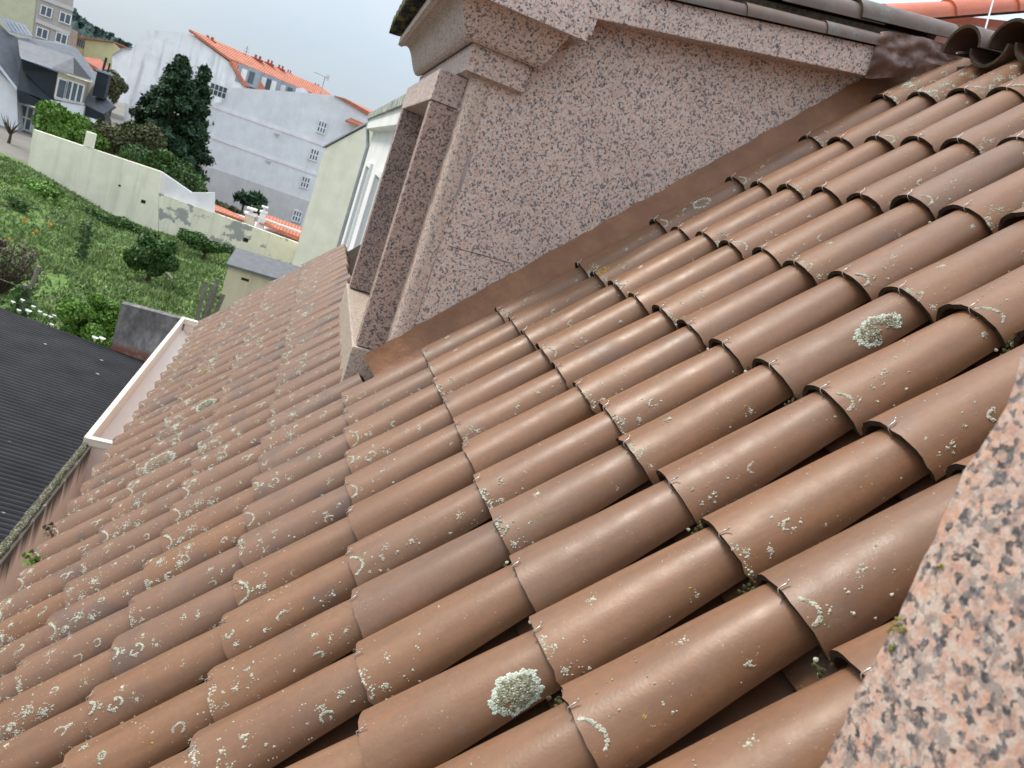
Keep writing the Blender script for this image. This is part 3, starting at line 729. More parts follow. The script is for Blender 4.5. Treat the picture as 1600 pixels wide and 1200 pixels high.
# shrubs behind the garden wall
p = at(103, 199, 60); shrub('leafy_shrub', 'bright green leafy shrub showing over the cream wall before the slate house', 'shrub', p, (2.35, 1.6, 1.25), M['leaf_light'], 5200, .26, 31)
p = at(195, 222, 60.5); shrub('olive_shrub', 'dull olive brown shrub between the bright shrub and the conifers', 'shrub', p, (2.3, 1.6, 2.0), M['leaf_olive'], 5600, .24, 32)
p = at(262, 268, 59); shrub('rounded_shrub', 'rounded deep green shrub above the white end of the garden wall', 'shrub', p, (2.75, 1.8, 1.55), M['leaf_mid'], 6500, .22, 33)
p = at(180, 136, 84); shrub('far_shrub', 'dull green tree top behind the dark chimney of the slate house', 'tree', p, (1.25, 1.2, 1.35), M['leaf_olive'], 2600, .26, 34)
# shrubs in the garden
p = at(240, 398, 40.5); shrub('ivy_mound', 'dark ivy covered mound standing alone in the middle of the grass', 'shrub', (p.x, p.y, p.z - .1), (1.15, 1.0, 1.05), M['leaf_mid'], 5200, .17, 41)
p = at(140, 500, 27.5); shrub('fresh_bush', 'fresh green bush behind the edge of the black corrugated roof', 'shrub', (p.x, p.y, p.z - .15), (1.10, .9, 1.0), M['leaf_light'], 5200, .13, 42, lumps=12)
p = at(322, 385, 50); shrub('low_bush', 'low dark bush at the foot of the peeling garden wall', 'shrub', p, (1.7, .7, .5), M['leaf_mid'], 2400, .16, 43)
p = at(300, 372, 52.5); shrub('low_bush', 'small weedy bush at the foot of the wall under the rusty hole', 'shrub', p, (.9, .6, .45), M['leaf_mid'], 1200, .15, 44)
p = at(22, 295, 50); shrub('bramble', 'bright bramble patch at the left end below the cream wall', 'shrub', (p.x, p.y, p.z), (2.6, 1.5, .8), M['leaf_light'], 2600, .2, 45)
for k, (px, py, txt) in enumerate(((75, 312, 'under the tall left end of the wall'), (120, 330, 'along the wall under the cream pillar'), (180, 350, 'along the wall beside the small vent'))):
    p = at(px, py, 52); shrub('weed_clump', 'leafy weed clump ' + txt, 'weeds', (p.x, p.y, p.z), (1.5, .9, .42), M['leaf_mid'], 1500, .17, 50 + k, group='weed clumps along the garden wall', lumps=14)
# bare bush with orange flowers at the far left
bf = empty('flowering_bush', 'bare brown twiggy bush dotted with orange flowers at the garden edge', 'shrub'); bp = at(8, 415, 32); bf.location = (bp.x, bp.y, gz(bp.x, bp.y))
h0 = bp.z - bf.location.z; link('crown', leaf_mesh('crown', M['leaf_twig'], blobby((0, 0, h0), (1.35, 1.0, 1.2), 61, 16, .9), 2200, .06, 61, 3.0), bf)
mb = MB(); rg = random.Random(5)
for k in range(60):
    a = rg.uniform(0, 6.28); r_ = rg.uniform(.4, 1.4); mb.tube([(0, 0, 0), (math.cos(a) * r_ * .5, math.sin(a) * r_ * .5, h0 * .7), (math.cos(a) * r_, math.sin(a) * r_, h0 + rg.uniform(-.4, 1.0))], [.035, .02, .008], 5)
mb.build('branches', M['bark'], bf)
M['orange_flower'] = m_plain('orange_petals', (.62, .25, .03), .6, .2); mb = MB()
M['white_flower'] = m_plain('white_petals', (.80, .80, .74), .5, .1)
for (px, py) in ((40, 344), (80, 352), (52, 365), (15, 374), (57, 362), (78, 350), (38, 342)):
    p = at(px, py, 31.3) - bf.location
    fl = MB(); 
    for _ in range(6): blob(fl, p + Vector((rg.gauss(0, .03), rg.gauss(0, .03), rg.gauss(0, .03))), Vector((rg.gauss(0, 1), -1, .5)).normalized(), .028, .025, 0, rg)
    fl.build('flower', M['orange_flower'], bf, smooth=True, weld=False)
# white arum flowers in front of the grass, behind the black roof
arum = None
for k, (px, py, Y, txt) in enumerate(((20, 474, 27, 'at the post foot, outermost'), (29, 487, 27, 'just right of the ivy post'), (44, 489, 27, 'large bloom low by the roof edge'), (52, 481, 27.5, 'small bloom on a high stalk'), (62, 489, 27.2, 'middle of the row'), (70, 494, 27.1, 'past the middle of the row'), (78, 497, 27.2, 'in the thin end of the row'), (80, 509, 26.6, 'lowest of the row'), (84, 495, 27.2, 'last high bloom of the row'), (148, 531, 25.5, 'flat bloom under the fresh green bush'), (159, 532, 25.5, 'open cup under the fresh green bush'), (35, 471, 27.4, 'high bloom against the ivy post'))):
    p = at(px, py, Y)
    f = empty('arum_lily', 'white arum flower ' + txt, 'flower', 'white arum flowers by the black roof'); f.location = (p.x, p.y, gz(p.x, p.y))
    mb = MB(); hh = p.z - f.location.z; rows = []
    s = .065 if k not in (2, 9, 10) else .095
    for q in range(5):
        r_ = s * (.12 + .9 * (q / 4) ** 1.5); rows.append([(r_ * math.cos(a * .785), r_ * math.sin(a * .785), hh - s * .6 + s * 1.4 * q / 4 * (1.25 if a in (3, 4) else 1)) for a in range(8)])
    mb.grid(rows, 0, True); mb.build('bloom', M['white_flower'], f, smooth=True)
    MB().tube([(0, 0, 0), (.02, 0, hh * .6), (0, 0, hh - s * .5)], .012, 5).build('stalk', M['leaf_mid'], f)
# grass tufts
M['grass'] = m_leaf('grass_blades', (.11, .185, .05), (.27, .34, .13), .7)
rg = random.Random(77); vs, fs = [], []
for _ in range(30000):
    y = rg.uniform(23, 54.8); x = rg.uniform(-17.5, 1.)
    px_ = Vector((x, y, 0)) - CAM; d_ = px_.dot(FWD); sx = 800 + 1250 * px_.dot(RIGHT) / d_; sy = 600 - 1250 * px_.dot(UPV) / d_
    if not (-60 < sx < 480 and 180 < sy < 620): continue
    dens = mnoise.noise(Vector((x * .5, y * .35, 2)))
    if dens < -.35 and rg.random() < .7: continue
    z = gz(x, y); hgt = rg.uniform(.07, .18) * (1 + .9 * max(0, dens)); 
    for _b in range(3):
        a = rg.uniform(0, 6.28); u = Vector((math.cos(a), math.sin(a), 0)) * rg.uniform(.03, .07); o_ = Vector((rg.gauss(0, .08), rg.gauss(0, .08), 0)); le = Vector((rg.gauss(0, .08), rg.gauss(0, .08), hgt)); i0 = len(vs)
        q = Vector((x, y, z)) + o_; vs += [tuple(q - u), tuple(q + u), tuple(q + le)]; fs.append((i0, i0 + 1, i0 + 2))
me = bpy.data.meshes.new('grass'); me.from_pydata(vs, [], fs); me.materials.append(M['grass'])
tag(link('grass', me), 'overgrown grass of the garden', None, None, 'stuff')
# posts, wires, cut stump and planks
def post(px0, py0, px1, py1, Y, r, label, ivy=0, name='ivy_post', seed=1):
    a = at(px0, py0, Y); b2 = at(px1, py1, Y); t = empty(name, label, 'post'); t.location = (a.x, a.y, gz(a.x, a.y)); b2 = b2 - t.location
    MB().tube([(0, 0, -.1), tuple(b2 * .5 + Vector((.03, 0, 0))), tuple(b2)], [r, r * .9, r * .8], 8).build('pole', M['bark_grey'], t)
    if ivy:
        def fn(rg):
            u = rg.random(); return b2 * u + Vector((rg.gauss(0, r * 1.3), rg.gauss(0, r * 1.3), 0)), Vector((rg.gauss(0, 1), -1, 0)).normalized()
        link('ivy', leaf_mesh('ivy', M['leaf_mid'], fn, ivy, .12, seed), t)
    return t
post(130, 393, 137, 347, 41, .11, 'leaning post clad in ivy, alone in the middle of the grass', 420, seed=3)
post(32, 482, 40, 445, 29.5, .12, 'short forked stump clad in ivy behind the white flowers', 380, seed=4)
post(38, 447, 61, 416, 29.5, .09, 'bare cut branch slanting up from the forked stump', 0, 'cut_branch')
post(24, 355, 27, 312, 45, .16, 'thick post smothered in ivy near the flowering bush', 500, seed=6)
for k, (a, b2, Y0, Y1, txt) in enumerate((((0, 320), (225, 375), 47, 45, 'upper wire strung from the ivy post to the mound'), ((0, 436), (105, 470), 29.5, 29.5, 'lower wire strung from the forked stump'))):
    mb = MB(); A_ = at(*a, Y0); B_ = at(*b2, Y1); mb.tube([A_, (A_ + B_) / 2 - Vector((0, 0, .06)), B_], .012, 4)
    tag(mb.build('fence_wire', M['bark_grey']), 'thin ' + txt, 'wire')
for k, ((a, b2), txt) in enumerate(((((307, 500), (322, 440)), 'leftmost weathered plank of the broken fence by the cream shed'), (((316, 503), (335, 445)), 'pale long plank slanting beside the cream shed'), (((322, 500), (341, 436)), 'tallest pale plank leaning toward the cream shed'), (((338, 486), (349, 460)), 'short dark plank next to the shed wall'))):
    Y = 33.5 + .2 * k; A_ = at(*a, Y); B_ = at(*b2, Y); A_ = B_ + (A_ - B_) * ((B_.z + .4) / max(.1, B_.z - A_.z)); d_ = Vector((.09, 0, 0))
    tag(MB().prism([A_ - d_, A_ + d_, B_ + d_, B_ - d_], (0, .05, 0)).build('fence_plank', M['bark_grey']), txt, 'plank', 'weathered fence planks')
A_, B_ = at(245, 416, 31), at(268, 437, 31); A_ = Vector((A_.x, A_.y, gz(A_.x, A_.y) + .08)); 
A_ = atZ(245, 415, -.25); B_ = atZ(270, 436, -.25)
tag(MB().tube([A_, (A_ + B_) / 2 + Vector((0, 0, .1)), B_], [.09, .08, .05], 7).build('fallen_branch', M['bark_grey']), 'fallen branch lying in the grass above the grey wall', 'branch')
A_, B_ = at(300, 455, 40), at(336, 462, 40)
tag(MB().tube([at(303, 450, 43), at(343, 465, 41)], .08, 6).build('fence_rail', M['bark']), 'dark wooden rail slanting down to the fence by the shed', 'rail')

for (i_, j_, txt) in ((-4, 9.6, 'small green weed sprouting from the eave tiles nearer the viewer'), (-4, 10.75, 'tiny dry weed sprouting from the eave tiles farther along')):
    p = lat(i_, j_, -.05); t = empty('weed_sprout', txt, 'weed', 'weeds at the eave'); t.location = p
    def fn(rg): u = rg.random(); return Vector((-.05 * u + rg.gauss(0, .012), rg.gauss(0, .02), .05 * u)), Vector((rg.gauss(0, 1), rg.gauss(0, 1), .6)).normalized()
    link('leaves', leaf_mesh('leaves', M['leaf_light' if j_ < 10 else 'leaf_twig'], fn, 46, .022, 7), t)
# ---- black corrugated roof below the eave
m, t_, b = new_mat('black_corrugated', .6, .2); v_ = coords(t_)
c = mix(t_, 1, (.030, .030, .033), ramp(t_, noise(t_, v_, 2.5, 6), [(.3, .7), (.7, 1.3)]), 'MULTIPLY')
sp = ramp(t_, voro(t_, coords(t_, (1.0, 2.2, 1)), 2.6), [(.045, 1), (.075, 0)]); c = mix(t_, math_(t_, 'MULTIPLY', sp, .8), c, (.62, .62, .6)); setc(t_, b, c); M['corr'] = m
cr_ = empty('lean_to', 'low building with a black corrugated roof below the eave', 'shed')
def corr_z(x): return 5.15 - .085 * (x + 1.1)
FE0, FE1 = None, None
nd = Vector((0, 0, 1)); 
def on_corr(px, py):
    d = ray(px, py)      # z = 5.15-.085(x+1.1)
    k = (5.15 - .0935 - 9) / (d.z + .085 * d.x); return CAM + d * k
F0, F1 = on_corr(-60, 461), on_corr(236, 572)
mb = MB(); rows = []; pitch = .080
def y_far(x): u = (x - F0.x) / (F1.x - F0.x); return F0.y + (F1.y - F0.y) * u
nx = 10; x0, x1 = F0.x - 6, -1.07
xs_ = [x0 + (x1 - x0) * k / nx for k in range(nx + 1)]
y = 3.2; yl = []
while y < 14.5: yl.append(y); y += pitch / 7
for y in yl:
    rows.append([(x, min(y, y_far(x)), corr_z(x) + .028 * math.sin(2 * math.pi * y / pitch)) for x in xs_])
mb.grid(rows, 0); mb.build('corrugated_roof', M['corr'], cr_, smooth=True, weld=False)
mb = MB(); mb.prism([(x0, y_far(x0) - .3, 0), (-1.1, y_far(-1.1) - .3, 0), (-1.1, y_far(-1.1) - .3, corr_z(-1.1) - .04), (x0, y_far(x0) - .3, corr_z(x0) - .04)], (0, -.2, 0)); mb.build('wall', M['pinkwall'], cr_)
# stained parapet between that roof and our eave; pink lined trough on its far half
m, t_, b = new_mat('stained_pink_render', .9, .15); v_ = coords(t_); vs_ = coords(t_, (9, 9, .55))
tcx = t_.nodes.new('ShaderNodeSeparateXYZ'); t_.links.new(v_, tcx.inputs[0])
st = noise(t_, vs_, 1.6, 5, .65); hgt = ramp(t_, tcx.outputs[2], [(.0, 0), (1, 1)])
mr = t_.nodes.new('ShaderNodeMapRange'); t_.links.new(tcx.outputs[2], mr.inputs[0]); mr.inputs[1].default_value = 6.12; mr.inputs[2].default_value = 6.42; mr.inputs[3].default_value = -.30; mr.inputs[4].default_value = .34
f = ramp(t_, math_(t_, 'ADD', st, mr.outputs[0]), [(.42, 0), (.72, 1)])
setc(t_, b, mix(t_, f, (.66, .54, .47), (.085, .075, .062))); M['stained'] = m
M['coping'] = m_lichen('mossy_coping', (.035, .034, .022), (.085, .078, .05), (.30, .29, .22))
pw = empty('parapet_wall', 'streaky stained parapet with a mossy coping beside the black roof', 'wall')
MB().box(-1.06, -.995, .5, 5.78, 0, 6.40).build('wall', M['stained'], pw)
mb = MB(); rows = []
for k in range(120):
    y = .5 + 5.28 * k / 119; rows.append([Vector((-1.036 + .024 * math.cos(a), y, 6.40 + .016 * math.sin(a))) + Vector((mnoise.noise(Vector((y * 18, a, 0))), 0, mnoise.noise(Vector((y * 14, a, 5))))) * .012 for a in [math.pi * q / 7 for q in range(8)]])
mb.grid(rows, 0); mb.build('coping', M['coping'], pw, smooth=True, weld=False)
M['gutterwhite'] = m_plain('cream_paint', (.70, .62, .52), .5, .08, 2)
M['gutterpink'] = m_plain('pink_paint', (.70, .585, .52), .55, .08, 2)
gt = empty('gutter_trough', 'pink lined box trough with a cream rim beside the lower tile ends', 'gutter')
yg0, yg1 = 5.80, 9.7
MB().box(-1.06, -1.02, yg0, yg1, 6.39, 6.45).box(-1.06, -.62, yg1, yg1 + .08, 6.39, 6.45).box(-1.02, -.62, yg0, yg0 + .05, 6.39, 6.45).build('rim', M['gutterwhite'], gt, bevel=.006)
MB().box(-1.055, -1.025, yg0, yg1, 5.7, 6.388).box(-1.005, -.64, yg1 + .005, yg1 + .07, 5.7, 6.388).prism([(-1.024, yg0 + .06, 6.31), (-.64, yg0 + .06, 6.12), (-.64, yg0 + .06, 6.0), (-1.024, yg0 + .06, 6.0)], (0, yg1 - yg0 - .06, 0)).box(-1.004, -.64, yg0 + .01, yg0 + .05, 5.7, 6.388).build('lining', M['gutterpink'], gt)
MB().box(-1.06, -.63, yg0, yg1 + .1, 0, 5.69).build('wall', M['pinkwall'], gt)
# dark stained wall at the end of the black roof
m, t_, b = new_mat('sooty_concrete', .92, .15); v_ = coords(t_); vs_ = coords(t_, (3.2, 3.2, 1.7))
c = ramp(t_, noise(t_, vs_, 1.8, 6, .65), [(.32, (.08, .077, .078)), (.5, (.17, .16, .155)), (.70, (.36, .34, .33))])
tcx = t_.nodes.new('ShaderNodeSeparateXYZ'); t_.links.new(v_, tcx.inputs[0])
mr = t_.nodes.new('ShaderNodeMapRange'); t_.links.new(tcx.outputs[2], mr.inputs[0]); mr.inputs[1].default_value = 5.6; mr.inputs[2].default_value = 6.3; mr.inputs[3].default_value = 0; mr.inputs[4].default_value = .9
c = mix(t_, math_(t_, 'MULTIPLY', mr.outputs[0], noise(t_, v_, 5, 5)), c, (.03, .03, .03))
mr2 = t_.nodes.new('ShaderNodeMapRange'); t_.links.new(tcx.outputs[2], mr2.inputs[0]); mr2.inputs[1].default_value = 5.36; mr2.inputs[2].default_value = 5.26; mr2.inputs[3].default_value = 0; mr2.inputs[4].default_value = 1
c = mix(t_, math_(t_, 'MULTIPLY', mr2.outputs[0], ramp(t_, noise(t_, v_, 12, 4), [(.3, 0), (.5, 1)])), c, (.20, .075, .055)); setc(t_, b, c); M['sooty'] = m
W0 = on_corr(172, 546); W1 = on_corr(262, 581); tl_ = at(190, 474, W0.y + .02); 
mb = MB(); yl0 = W0.y + .02
mb.prism([at(172, 546, yl0), at(300, 596, yl0), at(300, 503, yl0), at(190, 474, yl0)], (0, .16, 0))
tag(mb.build('sooty_wall', M['sooty']), 'soot stained concrete wall with a brick foot at the end of the black roof', 'wall')

# ---- cream shed
sh = empty('cream_shed', 'cream rendered shed with a grey slab roof and small vent slots', 'shed')
M['cream'] = m_render('cream_render', (.66, .55, .40), (.30, .21, .15), .5)
M['greyroof'] = m_plain('grey_felt', (.15, .152, .16), .8, .3, 4)
M['dark'] = m_plain('dark_opening', (.015, .015, .017), .8, .2)
Ys = 36
a0, a1 = at(352, 486, Ys), at(357, 416, Ys); x0s, x1s = -2.62, 1.6; zt = 2.30
MB().box(x0s, x1s, Ys, Ys + 2.9, -.4, zt).build('wall', M['cream'], sh)
MB().prism([(x0s - .1, Ys - .14, zt + .005), (x1s, Ys - .14, zt + .005), (x1s, Ys - .14, zt + .11), (x0s - .1, Ys - .14, zt + .11)], (0, 3.1, .28)).build('roof', M['greyroof'], sh)
for (px, py) in ((383, 437), (445, 457)):
    p = at(px, py, Ys - .01); f = MB().box(p.x - .16, p.x + .16, Ys - .012, Ys + .02, p.z - .05, p.z + .06).build('vent', M['dark'], sh)
# ---- garden wall
M['gwall'] = m_render('cream_green_render', (.88, .815, .665), (.34, .34, .25), .45)
M['gwall_peel'] = m_render('peeling_render', (.88, .815, .665), (.36, .35, .27), .5, (.9, .57, (.36, .35, .34)))
gw = empty('garden_wall', 'long cream garden wall with peeling paint and a raised left half', 'wall'); Yw = 55
MB().prism([at(41, 275, Yw), at(247, 385, Yw), at(248, 302, Yw), at(251, 268, Yw), at(52, 202, Yw)], (0, .3, 0)).build('raised_section', M['gwall'], gw)
MB().prism([at(247.6, 385, Yw) + Vector((0, .01, 0)), at(470, 440, Yw), at(470, 381, Yw), at(248.4, 302, Yw) + Vector((0, .01, 0))], (0, .28, 0)).build('lower_section', M['gwall_peel'], gw)
q = at(139, 222, Yw); MB().box(q.x - .26, q.x + .26, Yw - .012, Yw + .32, q.z - .3, at(137, 209, Yw).z + .12).build('pillar', M['gwall'], gw)
M['white'] = m_render('white_render', (.84, .80, .83), (.55, .55, .55), .35)
MB().prism([at(252, 268, Yw + .32), at(249, 302, Yw + .32), at(335, 335, Yw + .32), at(335, 301, Yw + .32), at(300, 301, Yw + .32)], (0, .2, 0)).build('white_section', M['white'], gw)
for (px, py, s) in ((224, 315, .13), (187, 290, .07), (384, 375, .16)):
    p = at(px, py, Yw); MB().box(p.x - s, p.x + s, Yw - .015, Yw + .02, p.z - s * .8, p.z + s * .8).build('hole', M['dark'], gw)
for k, (px, py, txt) in enumerate(((272, 302, 'dark pipe vent standing on the white wall section'), (305, 312, 'shorter dark vent at the end of the white wall section'))):
    p = at(px, py, Yw + .6); mb = MB(); mb.tube([(p.x, p.y, p.z - .5), (p.x, p.y, p.z + .05)], .07, 8); mb.tube([(p.x, p.y, p.z + .05), (p.x, p.y, p.z + .22)], [.15, .11], 8)
    tag(mb.build('pipe_vent', M['dark']), txt, 'vent')
# low left boundary wall
MB_ = MB().prism([at(-40, 272, 57), at(41, 285, 57), at(42, 255, 57), at(-40, 232, 57)], (0, .25, 0)); M['oldwall'] = m_render('old_grey_wall', (.36, .34, .29), (.15, .14, .11), .6)
tag(MB_.build('old_wall', M['oldwall']), 'low grey old wall running left from the cream wall', 'wall')
# ---- small house roofs beyond the wall
m, t_, b = new_mat('orange_roofing', .8, .2); v_ = coords(t_); wv = t_.nodes.new('ShaderNodeTexWave'); wv.inputs['Scale'].default_value = 1.4; t_.links.new(v_, wv.inputs['Vector']); wv.bands_direction = 'X'
c = mix(t_, 1, (.54, .20, .125), ramp(t_, noise(t_, v_, 1.2, 5), [(.3, .72), (.7, 1.08)]), 'MULTIPLY'); setc(t_, b, c); bump(t_, b, wv.outputs[0], .8, .08); M['orange'] = m
hs = empty('low_house', 'low white house with orange roof strips just behind the garden wall', 'house')
MB().prism([at(310, 319, 57), at(381, 344, 57), at(385, 341, 60.5), at(350, 325, 60.5), at(330, 317, 60.5)], (0, 0, -.12)).build('roof', M['orange'], hs)
MB().prism([at(404, 349, 57.5), at(470, 378, 57.5), at(470, 371, 57.5), at(418, 352, 57.5)], (0, 3, .35)).build('roof', M['orange'], hs)
MB().prism([at(305, 322, 57.05) - Vector((0, 0, .2)), at(470, 380, 57.05) - Vector((0, 0, .15)), at(470, 420, 57.05), at(305, 370, 57.05)], (0, 5, 0)).build('wall', M['white'], hs)
MB().prism([at(395, 345, 58.5), at(470, 371, 58.5), at(470, 362, 58.5), at(400, 337, 58.5)], (0, .3, 0)).build('parapet', M['white'], hs)
M['chim'] = m_render('cream_chimney', (.62, .58, .45), (.3, .28, .22), .4)
for k, (px, py, s, mt, txt) in enumerate(((391, 338, .42, 'chim', 'stubby cream chimney with a slab cap behind the garden wall'), (411, 335, .26, 'white', 'slim white chimney with a pot cap next to the cream chimney'))):
    p = at(px, py, 58); t = empty('chimney', txt, 'chimney', 'chimneys of the low house'); t.location = (p.x, p.y, p.z)
    MB().prism([(-s * 1.15, -s, -1.2), (s * 1.15, -s, -1.2), (s * .7, -s, .1), (-s * .7, -s, .1)], (0, 2 * s, 0)).build('stack', M[mt], t)
    MB().box(-s, s, -s * 1.1, s * 1.1, .11, .22).box(-s * .25, s * .25, -s * .3, s * .3, .225, .46).box(-s * .8, s * .8, -s * .9, s * .9, .465, .56).build('cap', M['white'], t)
for k, (px, py, txt) in enumerate(((382, 315, 'taller tufted garden palm before the banded white building'), (400, 316, 'shorter spreading palm beside the taller palm'))):
    p = at(px, py, 68); t = empty('small_palm', txt, 'palm', 'small palms behind the low house'); bz = p.z - 2.2; t.location = (p.x, p.y, bz)
    MB().tube([(0, 0, -1), (0, 0, 2.2)], .09, 6).build('trunk', M['bark'], t)
    def fn(rg):
        a = rg.uniform(0, 6.28); u = rg.random(); return Vector((math.cos(a) * u * .75, math.sin(a) * u * .75, 2.2 + .35 * math.sin(u * 2.6) + rg.gauss(0, .12))), Vector((math.cos(a), math.sin(a), .4)).normalized()
    link('crown', leaf_mesh('crown', M['leaf_dark'], fn, 420, .3, 70 + k, 3), t)
p = at(399, 331, 66); shrub('round_topiary', 'dark rounded bush under the palms', 'shrub', p, (.75, .6, .55), M['leaf_mid'], 900, .17, 73)
for k, (a, b2, n, txt) in enumerate((((336, 319), (386, 340), 7, 'brown clipped hedge behind the orange roof'), ((412, 346), (470, 368), 9, 'dark green hedge at the foot of the banded building'))):
    A_, B_ = at(*a, 64), at(*b2, 64)
    def fn(rg): return A_.lerp(B_, rg.random()) + Vector((0, rg.uniform(-.5, .5), rg.uniform(-1.4, .12) + .2 * rg.random())), Vector((0, -1, .6)).normalized()
    tag(link('hedge', leaf_mesh('hedge', M['leaf_olive'] if k == 0 else M['leaf_dark'], fn, 2200, .24, 80 + k)), txt, 'hedge')

# ---- windows on background facades
M['pane'] = m_plain('far_glass', (.10, .125, .15), .15, .3, 1, .5)
M['shutterw'] = m_plain('white_shutter', (.76, .76, .75), .6, .1)
def window(parent, px, py, Y, w_, h_, nx=2, ny=1, frame='whiteframe', label=None, dy=0., bar=.05):
    p = at(px, py, Y); x0, x1, z0, z1 = p.x - w_ / 2, p.x + w_ / 2, p.z - h_ / 2, p.z + h_ / 2; mb = MB(); y0, y1 = Y - .06 - dy, Y + .06
    mb.box(x0, x1, y0, y1, z0, z0 + bar).box(x0, x1, y0, y1, z1 - bar, z1)
    for k in range(nx + 1): xx = x0 + (w_ - bar) * k / nx; mb.box(xx, xx + bar, y0 + .003, y1, z0 + bar, z1 - bar)
    for k in range(1, ny): zz = z0 + (h_ - bar) * k / ny; mb.box(x0 + bar, x1 - bar, y0 + .006, y1, zz, zz + bar)
    f = mb.build('window', M[frame], parent)
    MB().box(x0 + .01, x1 - .01, Y - .02, Y + .04, z0 + .01, z1 - .01).build('pane', M['pane'], f)
    return f
def facade(name, poly, Y, depth, mat, parent): return MB().prism([at(px, py, Y) for px, py in poly], depth).build(name, M[mat], parent)
# ---- banded white building
M['palegrey'] = m_render('pale_grey_render', (.765, .765, .785), (.46, .47, .48), .35)
M['palegrey_old'] = m_render('old_grey_white_render', (.80, .805, .81), (.33, .34, .34), .75)
M['greybase'] = m_render('grey_tile_base', (.60, .575, .57), (.38, .38, .38), .5)
bw = empty('banded_building', 'pale grey white building with white bands and small dark grilled windows', 'building'); Yb = 78
facade('wall', [(296, 262), (319, 163), (346, 160), (354, 136), (480, 145), (525, 150), (580, 182), (520, 440), (280, 330)], Yb, (4, 14, 0), 'palegrey', bw)
bm1, bm2 = at(317, 163, Yb), at(512, 231, Yb)
for (a, b2) in (((318, 163), (512, 231)), ((308, 208), (500, 277))):
    A_, B_ = at(*a, Yb - .06), at(*b2, Yb - .06); MB().prism([A_, B_, B_ + Vector((0, 0, .28)), A_ + Vector((0, 0, .28))], (0, .058, 0)).build('band', M['white'], bw)
MB().prism([at(296, 250, Yb - .03), at(484, 315, Yb - .03), at(440, 430, Yb - .03), at(270, 320, Yb - .03)], (0, .028, 0)).build('lower_cladding', M['greybase'], bw)
for (px, py) in ((503, 199), (491, 242), (477, 285), (464, 338)): window(bw, px, py, Yb - .07, .85, 1.1, 3, 2, 'palegrey', bar=.12)
window(bw, 341, 142, Yb - .5, 1.45, 1.0, 4, 2)
MB().prism([at(522, 149, Yb - .2), at(574, 180, Yb - .2), at(577, 175, Yb - .2), at(540, 154, Yb - .2)], (4, 14.2, .3)).build('roof', M['orange'], bw)
MB().prism([at(540, 187, Yb - .9), at(569, 198, Yb - .9), at(573, 195, Yb), at(549, 184, Yb)], (0, 0, -.18)).build('tiled_canopy', M['orange'], bw)
for (px, py) in ((433, 209), (420, 251)):
    p = at(px, py, Yb); MB().box(p.x - .2, p.x + .2, Yb - .25, Yb - .02, p.z - .08, p.z + .08).build('vent_box', M['greybase'], bw)
# ---- tall weathered building with the orange mansard
tb = empty('mansard_building', 'taller weathered grey white building with an orange mansard roof behind the conifers', 'building'); Yq = 95
ex = Vector((13.2, 19, 0))
facade('wall', [(196, 150), (205, 77), (232, 47), (297, 52), (357, 96), (378, 134), (380, 250), (190, 250)], Yq, ex, 'palegrey_old', tb)
def off_(poly, Y, dz): return [at(px, py, Y) + Vector((0, 0, dz)) for px, py in poly]
MB().prism([at(297, 51, Yq) + Vector((-.1, -.3, .04)), at(358, 95, Yq) + Vector((.05, -.3, .02)), at(358, 95, Yq) + Vector((.05, -.3, .26)), at(297, 51, Yq) + Vector((-.1, -.3, .3))], ex * 1.02).build('roof', M['orange'], tb)
MB().prism([at(357, 96, Yq) + Vector((.05, -.3, .0)), at(379, 134, Yq) + Vector((.1, -.3, 0)), at(379, 134, Yq) + Vector((.5, -.3, .1)), at(357, 96, Yq) + Vector((.3, -.3, .15))], ex * 1.02).build('mansard_slope', M['orange'], tb)
M['greydormer'] = m_plain('grey_zinc', (.34, .36, .40), .6, .2)
for (n, tt) in ((2, .085), (3, .235), (2, .37)):
    p = at(367, 112, Yq) + ex * tt + Vector((.2, -1.5, .1)); k = 0
    db = MB().box(p.x - 1.1, p.x + 1.1, p.y - .2, p.y + 2.5, p.z - 1.0, p.z + .85).build('roof_dormer', M['greydormer'], tb)
    for q in range(n):
        x = p.x - .8 + 1.6 * (q + .5) / n; MB().box(x - .28, x + .28, p.y - .26, p.y - .21, p.z - .7, p.z + .5).build('window', M['shutterw' if q % 2 == 0 else 'pane'], db)
M['brick'] = m_plain('orange_brick', (.42, .12, .07), .9, .3, 4)
for k, (px, py, Y, s, txt) in enumerate(((326, 68, 97, .62, 'near gable end'), (401, 97, 103, .6, 'after the aerial mast'), (420, 104, 105, .5, 'second of the middle cluster'), (437, 112, 107, .5, 'third of the middle cluster'), (450, 119, 109, .35, 'smallest of the row'), (493, 140, 114, .5, 'last and farthest of the row'))):
    p = at(px, py, Y); t = empty('chimney', 'orange brick chimney on the mansard ridge, ' + txt, 'chimney', 'orange chimneys along the mansard ridge'); t.location = p
    MB().box(-s, s, -s * .7, s * .7, -1.6, .28).build('stack', M['brick'], t)
    MB().box(-s * 1.1, s * 1.1, -s * .8, s * .8, .283, .40).box(-s * .6, -s * .2, -.2, .2, .403, .75).box(s * .2, s * .6, -.2, .2, .403, .75).build('pots', M['brick'], t)
p = at(472, 143, 100); tag(MB().prism([p + Vector((-.7, 0, -.6)), p + Vector((.7, 0, -.6)), p + Vector((.7, 0, .15)), p + Vector((0, 0, .42)), p + Vector((-.7, 0, .15))], (0, 1.5, 0)).build('roof_hatch', M['white']), 'small white hatch box on the orange roof', 'roof hatch')
p0_, p1_ = at(352, 75, 103), at(390, 97, 103)
tag(MB().prism([at(355, 78, 103), at(390, 96, 103), at(388, 92, 103)], (0, 2, 0)).build('skylight', M['white']), 'long pale skylight on the orange mansard roof', 'skylight')
